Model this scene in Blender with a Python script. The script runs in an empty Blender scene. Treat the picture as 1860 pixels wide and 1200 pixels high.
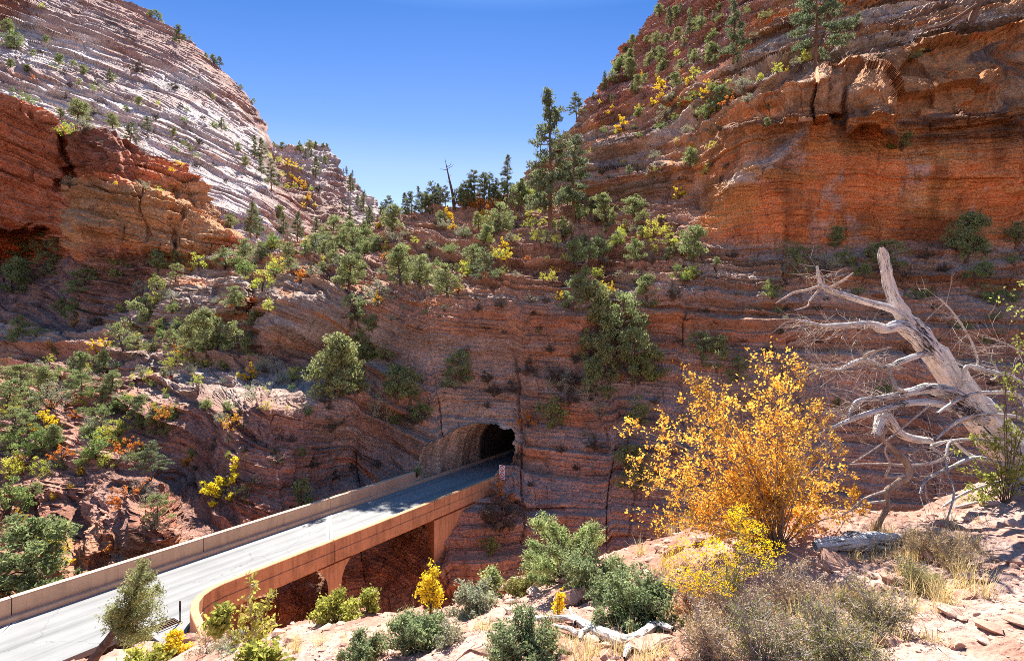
import bpy, math, random
import numpy as np
from mathutils import Vector, Matrix

R = math.radians
rng = np.random.default_rng(7)
random.seed(7)
SC = bpy.context.scene
COL = SC.collection

# ------------------------------------------------------------------ camera
F, CX, CY = 1000.0, 930.0, 600.0          # focal length and principal point in photograph pixels
cam_d = bpy.data.cameras.new('camera')
cam = bpy.data.objects.new('camera', cam_d)
COL.objects.link(cam)
cam_d.sensor_width = 36.0
cam_d.lens = 36.0 * F / 1860.0
cam_d.clip_start = 0.05
cam_d.clip_end = 6000.0
cam.location = (0, 0, 0)
cam.rotation_euler = (R(90), 0, 0)
SC.camera = cam

# ------------------------------------------------------------------ light
SUN_AZ, SUN_EL = -4.0, 49.0               # degrees to the right of straight ahead, degrees up
w = bpy.data.worlds.new('World')
SC.world = w
w.use_nodes = True
nt = w.node_tree
bg = nt.nodes['Background']
sky = nt.nodes.new('ShaderNodeTexSky')
sky.sky_type = 'NISHITA'
sky.sun_disc = False
sky.sun_elevation = R(SUN_EL)
sky.sun_rotation = R(SUN_AZ)
sky.altitude = 1600.0
sky.air_density = 1.0
sky.dust_density = 0.4
sky.ozone_density = 2.5
hs = nt.nodes.new('ShaderNodeHueSaturation')
hs.inputs['Saturation'].default_value = 1.22
nt.links.new(sky.outputs[0], hs.inputs['Color'])
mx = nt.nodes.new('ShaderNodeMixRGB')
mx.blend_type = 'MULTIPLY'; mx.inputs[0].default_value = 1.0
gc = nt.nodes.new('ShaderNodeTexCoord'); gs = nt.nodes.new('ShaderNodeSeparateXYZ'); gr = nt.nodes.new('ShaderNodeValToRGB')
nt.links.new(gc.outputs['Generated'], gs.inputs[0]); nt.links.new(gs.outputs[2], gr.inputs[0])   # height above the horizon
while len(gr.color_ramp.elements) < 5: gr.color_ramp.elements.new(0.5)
for el_, (p_, c_) in zip(gr.color_ramp.elements, ((0.12, (1.06, 0.70, 0.62)), (0.28, (0.88, 0.61, 0.59)), (0.34, (0.60, 0.51, 0.56)), (0.50, (0.26, 0.36, 0.48)), (0.66, (1.0, 0.93, 0.86)))):  # visible band dimmed; unseen overhead sky raised to lift the shade
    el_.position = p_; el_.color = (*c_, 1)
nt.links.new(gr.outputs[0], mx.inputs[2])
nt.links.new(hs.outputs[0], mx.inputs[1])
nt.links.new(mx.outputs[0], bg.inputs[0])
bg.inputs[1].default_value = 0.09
sd = bpy.data.lights.new('sun', 'SUN')
sd.energy = 4.4
sd.angle = R(0.53)
sd.color = (1.0, 0.95, 0.87)
sun = bpy.data.objects.new('sun', sd)
COL.objects.link(sun)
a, e = R(SUN_AZ), R(SUN_EL)
to_sun = Vector((math.sin(a) * math.cos(e), math.cos(a) * math.cos(e), math.sin(e)))
sun.rotation_euler = to_sun.to_track_quat('Z', 'Y').to_euler()
sun.location = to_sun * 300

vs = SC.view_settings
vs.view_transform = 'Standard'
vs.look = 'None'
vs.gamma = 1.0
vs.exposure = 1.88
SC.render.engine = 'CYCLES'
SC.cycles.use_denoising = False
SC.cycles.pixel_filter_type = 'BLACKMAN_HARRIS'
SC.cycles.filter_width = 0.9
SC.cycles.max_bounces = 6
SC.cycles.diffuse_bounces = 4
SC.cycles.glossy_bounces = 2
SC.cycles.transmission_bounces = 3
SC.cycles.transparent_max_bounces = 4

# ------------------------------------------------------------------ helpers
def at(px, py, d):
    return np.array(((px - CX) / F * d, d, (CY - py) / F * d))

def srgb(r, g, b):
    f = lambda c: (c / 255 / 12.92) if c / 255 <= 0.04045 else ((c / 255 + 0.055) / 1.055) ** 2.4
    return (f(r), f(g), f(b))

def hash3(ix, iy, iz, seed=0):
    h = (ix.astype(np.uint32) * np.uint32(374761393) + iy.astype(np.uint32) * np.uint32(668265263)
         + iz.astype(np.uint32) * np.uint32(2147483647) + np.uint32((seed * 1274126177) & 0xffffffff))
    h = (h ^ (h >> np.uint32(13))) * np.uint32(1274126177)
    h = (h ^ (h >> np.uint32(16))) * np.uint32(2246822519)
    h ^= h >> np.uint32(15)
    return h.astype(np.float32) * np.float32(1.0 / 4294967295.0)

def noise3(x, y, z, seed=0):
    x = np.asarray(x, np.float32); y = np.asarray(y, np.float32); z = np.asarray(z, np.float32)
    x, y, z = np.broadcast_arrays(x, y, z)
    fx, fy, fz = np.floor(x), np.floor(y), np.floor(z)
    ix, iy, iz = fx.astype(np.int32), fy.astype(np.int32), fz.astype(np.int32)
    tx, ty, tz = x - fx, y - fy, z - fz
    tx = tx * tx * (3 - 2 * tx); ty = ty * ty * (3 - 2 * ty); tz = tz * tz * (3 - 2 * tz)
    out = 0
    for dx in (0, 1):
        wx = tx if dx else 1 - tx
        for dy in (0, 1):
            wy = ty if dy else 1 - ty
            for dz in (0, 1):
                wz = tz if dz else 1 - tz
                out = out + wx * wy * wz * hash3(ix + dx, iy + dy, iz + dz, seed)
    return out * 2 - 1

def fbm(x, y, z, oct=4, seed=0, gain=0.5):
    s = 0; a = 1.0; k = 1.0
    for i in range(oct):
        s = s + a * noise3(np.asarray(x) * k, np.asarray(y) * k, np.asarray(z) * k, seed + i * 17)
        a *= gain; k *= 2.03
    return s

def sstep(a, b, x):
    t = np.clip((x - a) / (b - a), 0, 1)
    return t * t * (3 - 2 * t)

class RBF:                                   # thin plate spline through scattered points
    def __init__(self, pts, vals, scale):
        self.p = np.asarray(pts, float) / scale; self.s = scale
        n = len(self.p)
        K = self.k(np.linalg.norm(self.p[:, None] - self.p[None], axis=2))
        K += np.eye(n) * 2e-3
        P = np.hstack([np.ones((n, 1)), self.p])
        A = np.block([[K, P], [P.T, np.zeros((3, 3))]])
        self.w = np.linalg.solve(A, np.concatenate([np.asarray(vals, float), np.zeros(3)]))
    @staticmethod
    def k(r):
        return np.where(r > 1e-9, r * r * np.log(np.maximum(r, 1e-9)), 0)
    def __call__(self, q):
        q = np.asarray(q, float) / self.s
        out = np.empty(len(q))
        for i in range(0, len(q), 60000):
            c = q[i:i + 60000]
            r = np.sqrt(((c[:, None, :] - self.p[None]) ** 2).sum(2))
            out[i:i + 60000] = self.k(r) @ self.w[:-3] + self.w[-3] + c @ self.w[-2:]
        return out

def mesh_obj(name, co, faces, mat=None, parent=None, smooth=False, mats=None, mat_idx=None):
    """co (N,3) array; faces: (M,k) array or a list of such arrays."""
    me = bpy.data.meshes.new(name)
    grain = getattr(co, 'grain', None)
    co = np.asarray(co, np.float32)
    if not isinstance(faces, (list, tuple)):
        faces = [faces]
    faces = [np.asarray(f, np.int32) for f in faces if len(f)]
    me.vertices.add(len(co)); me.vertices.foreach_set('co', co.ravel())
    loops = np.concatenate([f.ravel() for f in faces])
    tot = np.concatenate([np.full(len(f), f.shape[1], np.int32) for f in faces])
    st = np.concatenate([[0], np.cumsum(tot)[:-1]]).astype(np.int32)
    me.loops.add(len(loops)); me.loops.foreach_set('vertex_index', loops)
    me.polygons.add(len(tot)); me.polygons.foreach_set('loop_start', st)
    me.polygons.foreach_set('use_smooth', np.full(len(tot), bool(smooth)))
    for m in (mats or ([mat] if mat else [])):
        me.materials.append(m)
    if mat_idx is not None:
        me.polygons.foreach_set('material_index', np.asarray(mat_idx, np.int32))
    me.update(calc_edges=True)
    if grain is not None and len(grain) == len(co):
        me.attributes.new('grain', 'FLOAT_VECTOR', 'POINT').data.foreach_set('vector', np.asarray(grain, np.float32).ravel())
    o = bpy.data.objects.new(name, me)
    COL.objects.link(o)
    if parent:
        o.parent = parent
    return o

def point_attr(o, name, arr):
    arr = np.asarray(arr, np.float32)
    if arr.ndim == 1:
        o.data.attributes.new(name, 'FLOAT', 'POINT').data.foreach_set('value', arr)
    else:
        c = np.ones((len(arr), 4), np.float32); c[:, :3] = arr
        o.data.attributes.new(name, 'FLOAT_COLOR', 'POINT').data.foreach_set('color', c.ravel())

def tag(o, label=None, cat=None, group=None, kind=None):
    if label: o['label'] = label
    if cat: o['category'] = cat
    if group: o['group'] = group
    if kind: o['kind'] = kind
    return o

def empty(name, loc, rz=0.0):
    o = bpy.data.objects.new(name, None)
    COL.objects.link(o)
    o.location = loc; o.rotation_euler = (0, 0, rz)
    o.empty_display_size = 0.2
    return o

class Nodes:
    def __init__(self, name):
        self.m = bpy.data.materials.new(name); self.m.use_nodes = True
        self.t = self.m.node_tree
        self.b = self.t.nodes['Principled BSDF']
        self.b.inputs['Roughness'].default_value = 0.9
        self.b.inputs['Specular IOR Level'].default_value = 0.15
        self.out = self.t.nodes['Material Output']
    def n(self, typ, **kw):
        x = self.t.nodes.new('ShaderNode' + typ)
        for k, v in kw.items():
            setattr(x, k, v)
        return x
    def l(self, a, b):
        self.t.links.new(a, b)
    def attr(self, name):
        x = self.n('Attribute'); x.attribute_name = name; return x
    def math(self, op, a, b=None, c=None, clamp=False):
        x = self.n('Math', operation=op); x.use_clamp = clamp
        for i, v in enumerate((a, b, c)):
            if v is None: continue
            if hasattr(v, 'is_output'): self.l(v, x.inputs[i])
            else: x.inputs[i].default_value = v
        return x.outputs[0]
    def noise(self, vec, scale, detail=4, rough=0.55, dist=0.0):
        x = self.n('TexNoise'); x.inputs['Scale'].default_value = scale
        x.inputs['Detail'].default_value = detail; x.inputs['Roughness'].default_value = rough
        x.inputs['Distortion'].default_value = dist
        if vec is not None: self.l(vec, x.inputs['Vector'])
        return x.outputs[0]
    def ramp(self, fac, stops):
        x = self.n('ValToRGB'); cr = x.color_ramp
        while len(cr.elements) < len(stops): cr.elements.new(0.5)
        for el, (p, c) in zip(cr.elements, stops):
            el.position = p
            el.color = (c, c, c, 1) if not hasattr(c, '__len__') else (*c, 1)
        self.l(fac, x.inputs[0]); return x.outputs[0]
    def mix(self, fac, a, b, mode='MIX'):
        x = self.n('MixRGB', blend_type=mode)
        for i, v in enumerate((fac, a, b)):
            if hasattr(v, 'is_output'): self.l(v, x.inputs[i])
            elif hasattr(v, '__len__'): x.inputs[i].default_value = (*v, 1)
            else: x.inputs[i].default_value = v
        return x.outputs[0]
    def scaled(self, vec, s):
        x = self.n('VectorMath', operation='MULTIPLY'); self.l(vec, x.inputs[0]); x.inputs[1].default_value = s
        return x.outputs[0]
    def comb(self, x, y, z):
        c = self.n('CombineXYZ')
        for i, v in enumerate((x, y, z)):
            if hasattr(v, 'is_output'): self.l(v, c.inputs[i])
            else: c.inputs[i].default_value = v
        return c.outputs[0]
    def bump(self, h, strength, dist, prev=None):
        x = self.n('Bump'); x.inputs['Strength'].default_value = strength; x.inputs['Distance'].default_value = dist
        self.l(h, x.inputs['Height'])
        if prev is not None: self.l(prev, x.inputs['Normal'])
        return x.outputs[0]

# ------------------------------------------------------------------ rock
def rock_material(name, far=1.0):
    k = Nodes(name)
    pos = k.n('NewGeometry').outputs['Position']
    sep = k.n('SeparateXYZ'); k.l(pos, sep.inputs[0])
    tint = k.attr('tint').outputs['Color']
    bed = k.attr('bed').outputs['Fac']
    band_amt = k.attr('band').outputs['Fac']
    varn_amt = k.attr('varnish').outputs['Fac']
    x, y = sep.outputs[0], sep.outputs[1]
    bv = k.comb(k.math('MULTIPLY', x, 0.05 / far), k.math('MULTIPLY', y, 0.05 / far), k.math('MULTIPLY', bed, 0.9 / far))
    b1 = k.noise(bv, 1.0, 9, 0.68, 0.3)
    bv2 = k.comb(k.math('MULTIPLY', x, 0.3 / far), k.math('MULTIPLY', y, 0.3 / far), k.math('MULTIPLY', bed, 4.5 / far))
    b2 = k.noise(bv2, 1.0, 4, 0.6, 0.6)
    band = k.ramp(b1, [(0.30, 0.45), (0.43, 0.8), (0.52, 1.0), (0.62, 1.25), (0.75, 0.85)])
    band2 = k.ramp(b2, [(0.3, 0.6), (0.5, 1.0), (0.7, 1.25)])
    patch = k.ramp(k.noise(pos, 0.10 / far, 4, 0.6), [(0.36, 0.25), (0.6, 1.0)])
    band_amt = k.math('MULTIPLY', band_amt, patch)
    c = k.mix(band_amt, tint, k.mix(1.0, tint, band, 'MULTIPLY'))
    c = k.mix(k.math('MULTIPLY', band_amt, 0.55), c, k.mix(1.0, c, band2, 'MULTIPLY'))
    # warm iron-stained beds
    bv3 = k.comb(k.math('MULTIPLY', x, 0.035 / far), k.math('MULTIPLY', y, 0.05 / far), k.math('MULTIPLY', bed, 0.55 / far))
    b3 = k.noise(bv3, 1.3, 6, 0.65, 0.2)
    iron = k.ramp(b3, [(0.54, 0.0), (0.62, 1.0)])
    c = k.mix(k.math('MULTIPLY', iron, k.math('MULTIPLY', band_amt, 0.5)), c, k.mix(1.0, c, (1.75, 0.98, 0.55), 'MULTIPLY'))
    # blotches
    m1 = k.noise(pos, 0.22 / far, 6, 0.65)
    c = k.mix(0.55, c, k.mix(1.0, c, k.ramp(m1, [(0.3, 0.5), (0.5, 1.0), (0.7, 1.35)]), 'MULTIPLY'))
    m2 = k.noise(pos, 5.0 / far, 5, 0.75)
    c = k.mix(0.75, c, k.mix(1.0, c, k.ramp(m2, [(0.32, 0.35), (0.5, 1.0), (0.68, 1.6)]), 'MULTIPLY'))  # fine patina speckle; also paints in shade of small pits and bright edges
    m4 = k.noise(pos, 9.0 / far, 3, 0.8)
    c = k.mix(k.math('MULTIPLY', k.ramp(m4, [(0.60, 0.0), (0.68, 1.0)]), 0.5), c, k.mix(1.0, c, (1.7, 1.75, 1.8), 'MULTIPLY'))
    # desert varnish: dark streaks running down the face
    sv = k.noise(k.comb(k.math('MULTIPLY', x, 0.55 / far), k.math('MULTIPLY', y, 0.55 / far), k.math('MULTIPLY', sep.outputs[2], 0.05 / far)), 1.0, 6, 0.65, 0.4)
    sv2 = k.noise(pos, 0.13 / far, 4, 0.6)
    streak = k.ramp(k.math('MULTIPLY', k.math('ADD', sv, sv2), 0.5), [(0.49, 0.0), (0.58, 1.0)])
    c = k.mix(k.math('MULTIPLY', streak, varn_amt, clamp=True), c, k.mix(1.0, c, (0.28, 0.26, 0.30), 'MULTIPLY'))
    k.l(c, k.b.inputs['Base Color'])
    k.b.inputs['Roughness'].default_value = 0.92
    h = k.math('ADD', k.math('MULTIPLY', b2, 1.4), k.math('ADD', k.noise(pos, 2.2 / far, 7, 0.7), k.math('MULTIPLY', k.noise(pos, 11.0 / far, 4, 0.7), 0.35)))
    k.l(k.bump(h, 1.0, 0.34 * far), k.b.inputs['Normal'])
    return k.m

def grid_normals(P):
    du = np.gradient(P, axis=1); dv = np.gradient(P, axis=0)
    n = np.cross(du, dv)
    n /= np.maximum(np.linalg.norm(n, axis=2, keepdims=True), 1e-9)
    return n

def soften(n, k):
    for ax in (0, 1):
        for _ in range(2):
            c = np.cumsum(np.concatenate([np.repeat(np.take(n, [0], ax), k + 1, ax), n, np.repeat(np.take(n, [-1], ax), k, ax)], ax), axis=ax)
            w_ = 2 * k + 1
            n = (np.take(c, np.arange(w_, c.shape[ax]), ax) - np.take(c, np.arange(0, c.shape[ax] - w_), ax)) / w_
    return n / np.maximum(np.linalg.norm(n, axis=2, keepdims=True), 1e-6)

def hash1(i, seed):
    z = np.zeros_like(i)
    return hash3(i, z, z, seed)

def strata(P, N, sets, dip=None, seed=0, warp=(0.7, 30.0, 0.15, 5.0), crack=0.5, rough=0.3, elong=1.0, amp=None, rev=None):
    """ledges and joints: returns displaced points and the bedding coordinate. sets: (bed thickness, depth)."""
    sh = P.shape[:2]
    x, y, z = (P[..., i].ravel().astype(np.float32) for i in range(3))
    s = z + (dip(x, y, z) if dip else 0)
    s = s + warp[0] * fbm(x / warp[1], y / warp[1], z / warp[1], 3, seed) + warp[2] * fbm(x / warp[3], y / warp[3], z / warp[3], 2, seed + 5)
    along = np.arctan2(x, np.maximum(y, 5)) * float(np.mean(y)) + 0.15 * y
    J = 9.0 * elong
    qj = (along + 1.5 * noise3(x / 9, y / 9, z / 9, seed + 140)) / J
    cj = np.floor(qj).astype(np.int32)
    hj = hash1(cj, seed + 141)
    s = s + 0.9 * (hash1(cj, seed + 143) - 0.5) * sstep(0.0, 0.06, qj - cj) * sstep(0.0, 0.06, 1 - (qj - cj))
    d = np.zeros_like(s)
    amp = np.ones_like(s) if amp is None else np.broadcast_to(amp, sh).ravel()
    rev = np.zeros_like(s) if rev is None else np.broadcast_to(rev, sh).ravel()
    for i, (T, A) in enumerate(sets):
        q = s / T + 0.5 * noise3(s / T * 0.61, 0 * s, 0 * s, seed + 40 + i) + 1.3 * noise3(s / T * 0.21, 0 * s, 0 * s, seed + 43 + i) + 0.12 * noise3(x / (4 * T), y / (4 * T), s / T * 0.3, seed + 47 + i)
        b = np.floor(q).astype(np.int32)
        f = q - b
        h = hash1(b, seed + 60 + i)
        saw = np.where(f < 0.74, f / 0.74, 0.5 + 0.5 * np.cos(np.pi * np.clip((f - 0.74) / 0.26, 0, 1)))
        wr_ = np.where(f < 0.78, 1 - f / 0.78, 0.5 - 0.5 * np.cos(np.pi * np.clip((f - 0.78) / 0.22, 0, 1)))
        saw = saw * (1 - rev) + (wr_ * 0.75 + 0.1) * rev
        A = A * amp
        mod = np.clip(0.40 + 1.7 * noise3(x / (5 * T * elong), y / (5 * T * elong), s / (2.5 * T), seed + 70 + i), 0.0, 1.5)
        d += A * (saw - 0.45) * (0.35 + 1.1 * h) * mod
        # jointed blocks within the bed
        L = T * elong * (1.6 + 2.0 * hash1(b, seed + 80 + i))
        qa = along / L + h * 13.7 + 0.10 * noise3(x / T, y / T, z / T, seed + 90 + i)
        cb = np.floor(qa).astype(np.int32)
        hb = hash3(cb, b, np.zeros_like(b), seed + 100 + i)
        fa = np.abs(qa - cb - 0.5) * 2
        d += A * 0.8 * (hb - 0.5)
        d -= A * crack * sstep(0.93, 1.0, fa) * sstep(0.45, 0.9, hb)
    big = fbm(x / 13.0, y / 13.0, z / 9.0, 3, seed + 130)
    d += rough * (fbm(x / (2.2 * elong), y / (2.2 * elong), s / 1.6, 5, seed + 120, 0.6) + 2.2 * big)
    # master joints: near-vertical clefts with a face offset from one side to the other
    d += rough * 2.0 * (hj - 0.5)
    d -= rough * 1.6 * sstep(0.955, 1.0, np.abs(qj - cj - 0.5) * 2) * (hj > 0.5) * sstep(0.05, 0.35, noise3(x / 7, y / 7, z / 4.5, seed + 145))
    n = N.reshape(-1, 3).copy()
    n[:, 2] *= 0.35
    n /= np.maximum(np.linalg.norm(n, axis=1, keepdims=True), 1e-6)
    Q = P.reshape(-1, 3) + n * d[:, None]
    return Q.reshape(P.shape), s.reshape(sh), d.reshape(sh)

def grid_faces(nr, nc, flip=False):
    i = np.arange(nr * nc, dtype=np.int32).reshape(nr, nc)
    f = np.stack([i[:-1, :-1], i[:-1, 1:], i[1:, 1:], i[1:, :-1]], axis=-1).reshape(-1, 4)
    return f[:, ::-1] if flip else f

class Layer:
    """one landform: scattered (column, row, distance) sights fixed to a ridge line, with the far side of the ridge falling away."""
    def __init__(self, name, x0, x1, step, bottom, ridge, sights, vstep=None, back=60.0, feature=None):
        self.name = name
        self.xs = np.arange(x0, x1 + step, step)
        pts = np.array([(p[0], p[1]) for p in sights]); vals = np.log([p[2] for p in sights])
        rbf = RBF(pts, vals, 400.0)
        rx, ry = zip(*ridge)
        # piecewise ridge with a little raggedness
        top = np.interp(self.xs, rx, ry)
        self.top = top
        bx, by = zip(*bottom)
        self.bot = np.interp(self.xs, bx, by)
        nr = int(np.max(self.bot - self.top) / (vstep or step))
        self.nr = nr
        t = np.linspace(0, 1, nr)
        PX = np.broadcast_to(self.xs[None], (nr, len(self.xs)))
        PY = self.bot[None] + (self.top - self.bot)[None] * t[:, None]
        # evaluate the smooth distance field on a coarse grid and enlarge it
        cs = 8
        ci = np.unique(np.r_[np.arange(0, nr, cs), nr - 1]); cj = np.unique(np.r_[np.arange(0, len(self.xs), cs), len(self.xs) - 1])
        G = rbf(np.stack([PX[np.ix_(ci, cj)].ravel(), PY[np.ix_(ci, cj)].ravel()], 1)).reshape(len(ci), len(cj))
        ii = np.arange(nr); jj = np.arange(len(self.xs))
        G2 = np.stack([np.interp(jj, cj, g) for g in G])
        k = np.searchsorted(ci, ii, side='right') - 1
        k = np.clip(k, 0, len(ci) - 2)
        f = ((ii - ci[k]) / (ci[k + 1] - ci[k]))[:, None]
        LD = G2[k] * (1 - f) + G2[k + 1] * f
        D = np.exp(LD)
        if feature is not None:
            D = feature(PX, PY, D)
        P = np.stack([(PX - CX) / F * D, D, (CY - PY) / F * D], -1)
        # far side
        nb = 26
        last = P[-1]
        bk = []
        for i in range(1, nb + 1):
            u = i / nb
            q = last.copy()
            sc = last[:, 1] / 100.0
            q[:, 1] += back * (u ** 1.3) * sc * 0.6
            q[:, 0] += back * (u ** 1.3) * sc * 0.6 * (last[:, 0] / last[:, 1])
            q[:, 2] -= back * (u ** 1.8) * sc * 0.9
            bk.append(q)
        self.P = np.concatenate([P, np.stack(bk)], 0)
        self.PX, self.PY = PX, PY
        self.nb = nb
    def finish(self, mat, tintf, sets, keep=None, **kw):
        N = grid_normals(self.P)
        # make normals face the viewer's side
        N = N * (-1.0 if np.median((N * self.P).sum(2)) > 0 else 1.0)
        N = soften(N, 14)
        self.Q, self.S, self.d = strata(self.P, N, sets, **kw)
        tint, band, varn = tintf(self)
        nr, nc = self.Q.shape[:2]
        faces = grid_faces(nr, nc, False)
        if keep is not None:
            c = self.Q.reshape(-1, 3)[faces].mean(1)
            faces = faces[keep(c)]
        o = mesh_obj(self.name, self.Q.reshape(-1, 3), faces, mat, smooth=False)
        for nm, arr in (('bed', self.S), ('band', band), ('varnish', varn)):
            point_attr(o, nm, np.broadcast_to(arr, (nr, nc)).ravel())
        point_attr(o, 'tint', tint.reshape(-1, 3))
        tag(o, kind='structure')
        self.o = o
        return o
    def full(self, a):                        # front-side array -> whole grid
        return np.concatenate([a, np.repeat(a[-1:], self.nb, 0)], 0)
    def spot(self, px, py):
        """where the sight line through (px, py) meets this landform"""
        j = int(round((px - self.xs[0]) / (self.xs[1] - self.xs[0])))
        if j < 0 or j >= len(self.xs): return None
        c = self.Q[:self.nr, j]
        yy = CY - c[:, 2] / c[:, 1] * F
        ok = np.where(np.abs(yy - py) < 3.0)[0]
        if len(ok) == 0:
            if py < self.top[j] + 8 and py > self.top[j] - 25: return self.Q[self.nr - 1, j]
            i = int(np.argmin(np.abs(yy - py)))
            return self.Q[i, j] if abs(yy[i] - py) < 12 else None
        i = ok[np.argmin(c[ok, 1])]
        return self.Q[i, j]

def mixcol(a, b, t):
    t = np.asarray(t)[..., None]
    return np.asarray(a) * (1 - t) + np.asarray(b) * t
# ------------------------------------------------------------------ the bridge's own axes: s along the road, n across it (to the right)
RA = R(33.0)
RS = np.array((math.sin(RA), math.cos(RA))); RN = np.array((math.cos(RA), -math.sin(RA)))
DECK = -14.0
N_L, N_R = -34.8, -28.2                       # inner faces of the two parapets
def road(s, n, z=0.0):
    v = RS * s + RN * n
    return (v[0], v[1], DECK + z)
def to_road(c):
    return c[..., 0] * RS[0] + c[..., 1] * RS[1], c[..., 0] * RN[0] + c[..., 1] * RN[1], c[..., 2] - DECK
BC, BW, BH, BSP = -31.6, 3.5, 4.85, 2.1     # bore: centre, half width, crown height, springing
def in_bore(c, grow=0.0):
    s, n, h = to_road(c)
    u = np.abs(n - BC) / (BW + grow)
    top = BSP + (BH + grow - BSP) * np.sqrt(np.clip(1 - u * u, 0, 1))
    return (u < 1) & (h < top) & (h > -0.6) & (s > 8) & (s < 64)

# ------------------------------------------------------------------ landforms
M_ROCK = rock_material('canyon_sandstone', 1.0)
M_ROCK_FAR = rock_material('far_sandstone', 2.6)

main_sights = []
def S(txt):
    for w_ in txt.split():
        a_, b_, c_ = w_.split(',')
        main_sights.append((float(a_), float(b_), float(c_)))
S('-500,1350,34 0,1350,33 400,1350,34 800,1350,37 1200,1350,40 1700,1350,40 2400,1350,38')
S('480,1110,36 620,1060,41.5 700,1060,43 760,1010,44 788,1021,42.6 833,950,45 883,888,48.2 925,860,51 930,1080,41.5')
S('753,860,50.6 640,850,54 560,900,46.5 450,930,43 330,980,38.5 200,1020,37 50,1080,33 -200,1150,32')
S('885,770,54.2 800,780,53.6 753,800,53.4 900,700,57 900,600,59.5 900,520,62.5 700,700,57 700,600,60.5')
S('1000,900,48.5 1000,1000,45.5 1100,950,47 1250,1000,45')
S('1200,800,50 1200,700,54 1200,600,57 1200,520,61 1200,450,68')
S('1350,850,47.5 1350,700,52 1350,600,55 1350,500,60 1350,450,63.5 1350,330,66 1350,240,69')
S('1500,850,46 1500,700,50 1500,600,53 1500,500,57.5 1500,450,61.5 1500,330,63 1500,240,64.5 1500,180,68 1500,110,77 1500,0,95 1500,-200,132')
S('1700,700,48.5 1700,480,57 1700,440,60 1700,330,61 1700,220,62.5 1700,100,71 1700,0,87')
S('1860,850,43 1860,700,47 1860,600,50 1860,480,55 1860,430,58 1860,330,58.5 1860,200,60.5 1860,100,69 1860,0,84 1860,-200,115')
S('2400,850,40 2400,600,46 2400,330,53 2400,0,72 2400,-600,150')
S('1350,140,82 1350,50,100 1250,330,77 1250,220,88 1250,120,106 1250,30,134 1200,330,81 1200,250,92 1200,150,114 1200,60,142 1200,5,160')
S('1130,330,87 1130,250,98 1130,150,126 1060,330,93 1060,250,104 1055,215,114 1000,400,85 1000,300,102 1000,268,108')
S('930,430,84 930,380,98 930,355,105 800,480,72 800,430,84 800,390,96 1000,470,68 1060,430,80')
S('650,520,66 650,480,75 650,430,92 560,600,67 560,530,69 560,480,79 560,445,100')
S('490,600,69 490,535,71 490,500,78 490,455,102 440,600,76 400,560,86')
S('500,700,55.6 500,652,68 350,658,72 350,716,56 560,705,55.6 560,655,67 300,722,57 440,705,56 620,706,56.4 620,662,65')
S('300,690,65 300,600,84 300,520,102 380,490,104 250,800,52 150,700,67 100,650,82 0,650,85 0,620,92 240,580,98')
S('0,700,70 0,850,50 0,950,42 100,950,43 -300,700,70 -300,620,95 -300,950,42 120,850,49 330,860,48')

def outcrops(PX, PY, D):
    """cliff steps: (x range, edge row, drop height in rows, how far the ledge stands out)"""
    D = D.copy()
    def step(x0, x1, y0, y1, hgt, amt, soft=14, b0=0.5):
        yy = np.interp(PX[0], np.linspace(x0, x1, len(y0)), y0)[None]
        fx = sstep(x0 - soft, x0 + soft, PX) * (1 - sstep(x1 - soft, x1 + soft, PX))
        fy = sstep(-6, 8, PY - yy) * (1 - sstep(hgt * b0, hgt, PY - yy))
        D[...] = D - fx * fy * amt
    step(470, 960, (545, 520, 515, 500, 505), 0, 150, 2.2)
    step(468, 640, (540, 525, 522), 0, 110, 2.0, 6)
    step(290, 455, (505, 500, 510), 0, 95, 6.0, 6)
    step(150, 330, (905, 862, 868, 900), 0, 150, 3.0, 8)
    step(235, 320, (900, 905), 0, 120, 1.6, 6)
    step(330, 640, (700, 712, 735), 0, 60, 1.2, 14)
    step(560, 760, (700, 690, 720), 0, 50, 1.0, 14)
    step(960, 1240, (505, 520, 500), 0, 90, 1.5)
    step(1210, 1900, (225, 215, 190, 205), 0, 30, 1.0)
    step(1425, 1478, (150, 150), 0, 85, 3.0, 5, 0.8)
    step(1318, 1468, (335, 290, 228), 0, 46, 2.2, 8, 0.3)
    step(1482, 1508, (120, 118), 0, 105, 5.0, 3, 0.85)
    step(1508, 1536, (118, 122), 0, 86, 3.6, 3, 0.85)
    step(1540, 1632, (150, 128, 133, 170), 0, 102, 4.2, 5, 0.86)
    step(1632, 1980, (210, 200, 200), 0, 60, 1.6, 6)
    step(1060, 1260, (255, 245, 240), 0, 30, 2.5)
    step(1050, 1250, (290, 300, 295), 0, 60, 3.0)
    step(1140, 1420, (165, 150, 110), 0, 50, 3.5)
    return D

ridge1 = [(-600, 590), (0, 598), (120, 612), (240, 572), (290, 505), (430, 452), (560, 432), (650, 412), (700, 388), (760, 380), (850, 372), (930, 352),
          (960, 312), (1000, 266), (1050, 208), (1085, 175), (1100, 150), (1120, 112), (1140, 80), (1170, 45), (1200, 0), (1260, -110), (1500, -330), (2500, -700)]
L1 = Layer('canyon_terrain', -420, 2380, 1.5, [(-420, 1340), (2400, 1340)], ridge1, main_sights, vstep=1.35, feature=outcrops)

def dip1(x, y, z):
    # beds are near level; they plunge to the right in the wall left of the tunnel and rise to the right in the upper cliff
    g = 0.30 * np.clip(x + 30, 0, 22) * sstep(-40, -25, x)
    u = -(0.42 * np.clip(x - 14, 0, 28) + 0.16 * np.clip(x - 42, 0, 60)) * sstep(22, 40, z)
    return 0.04 * x + g + u

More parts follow.
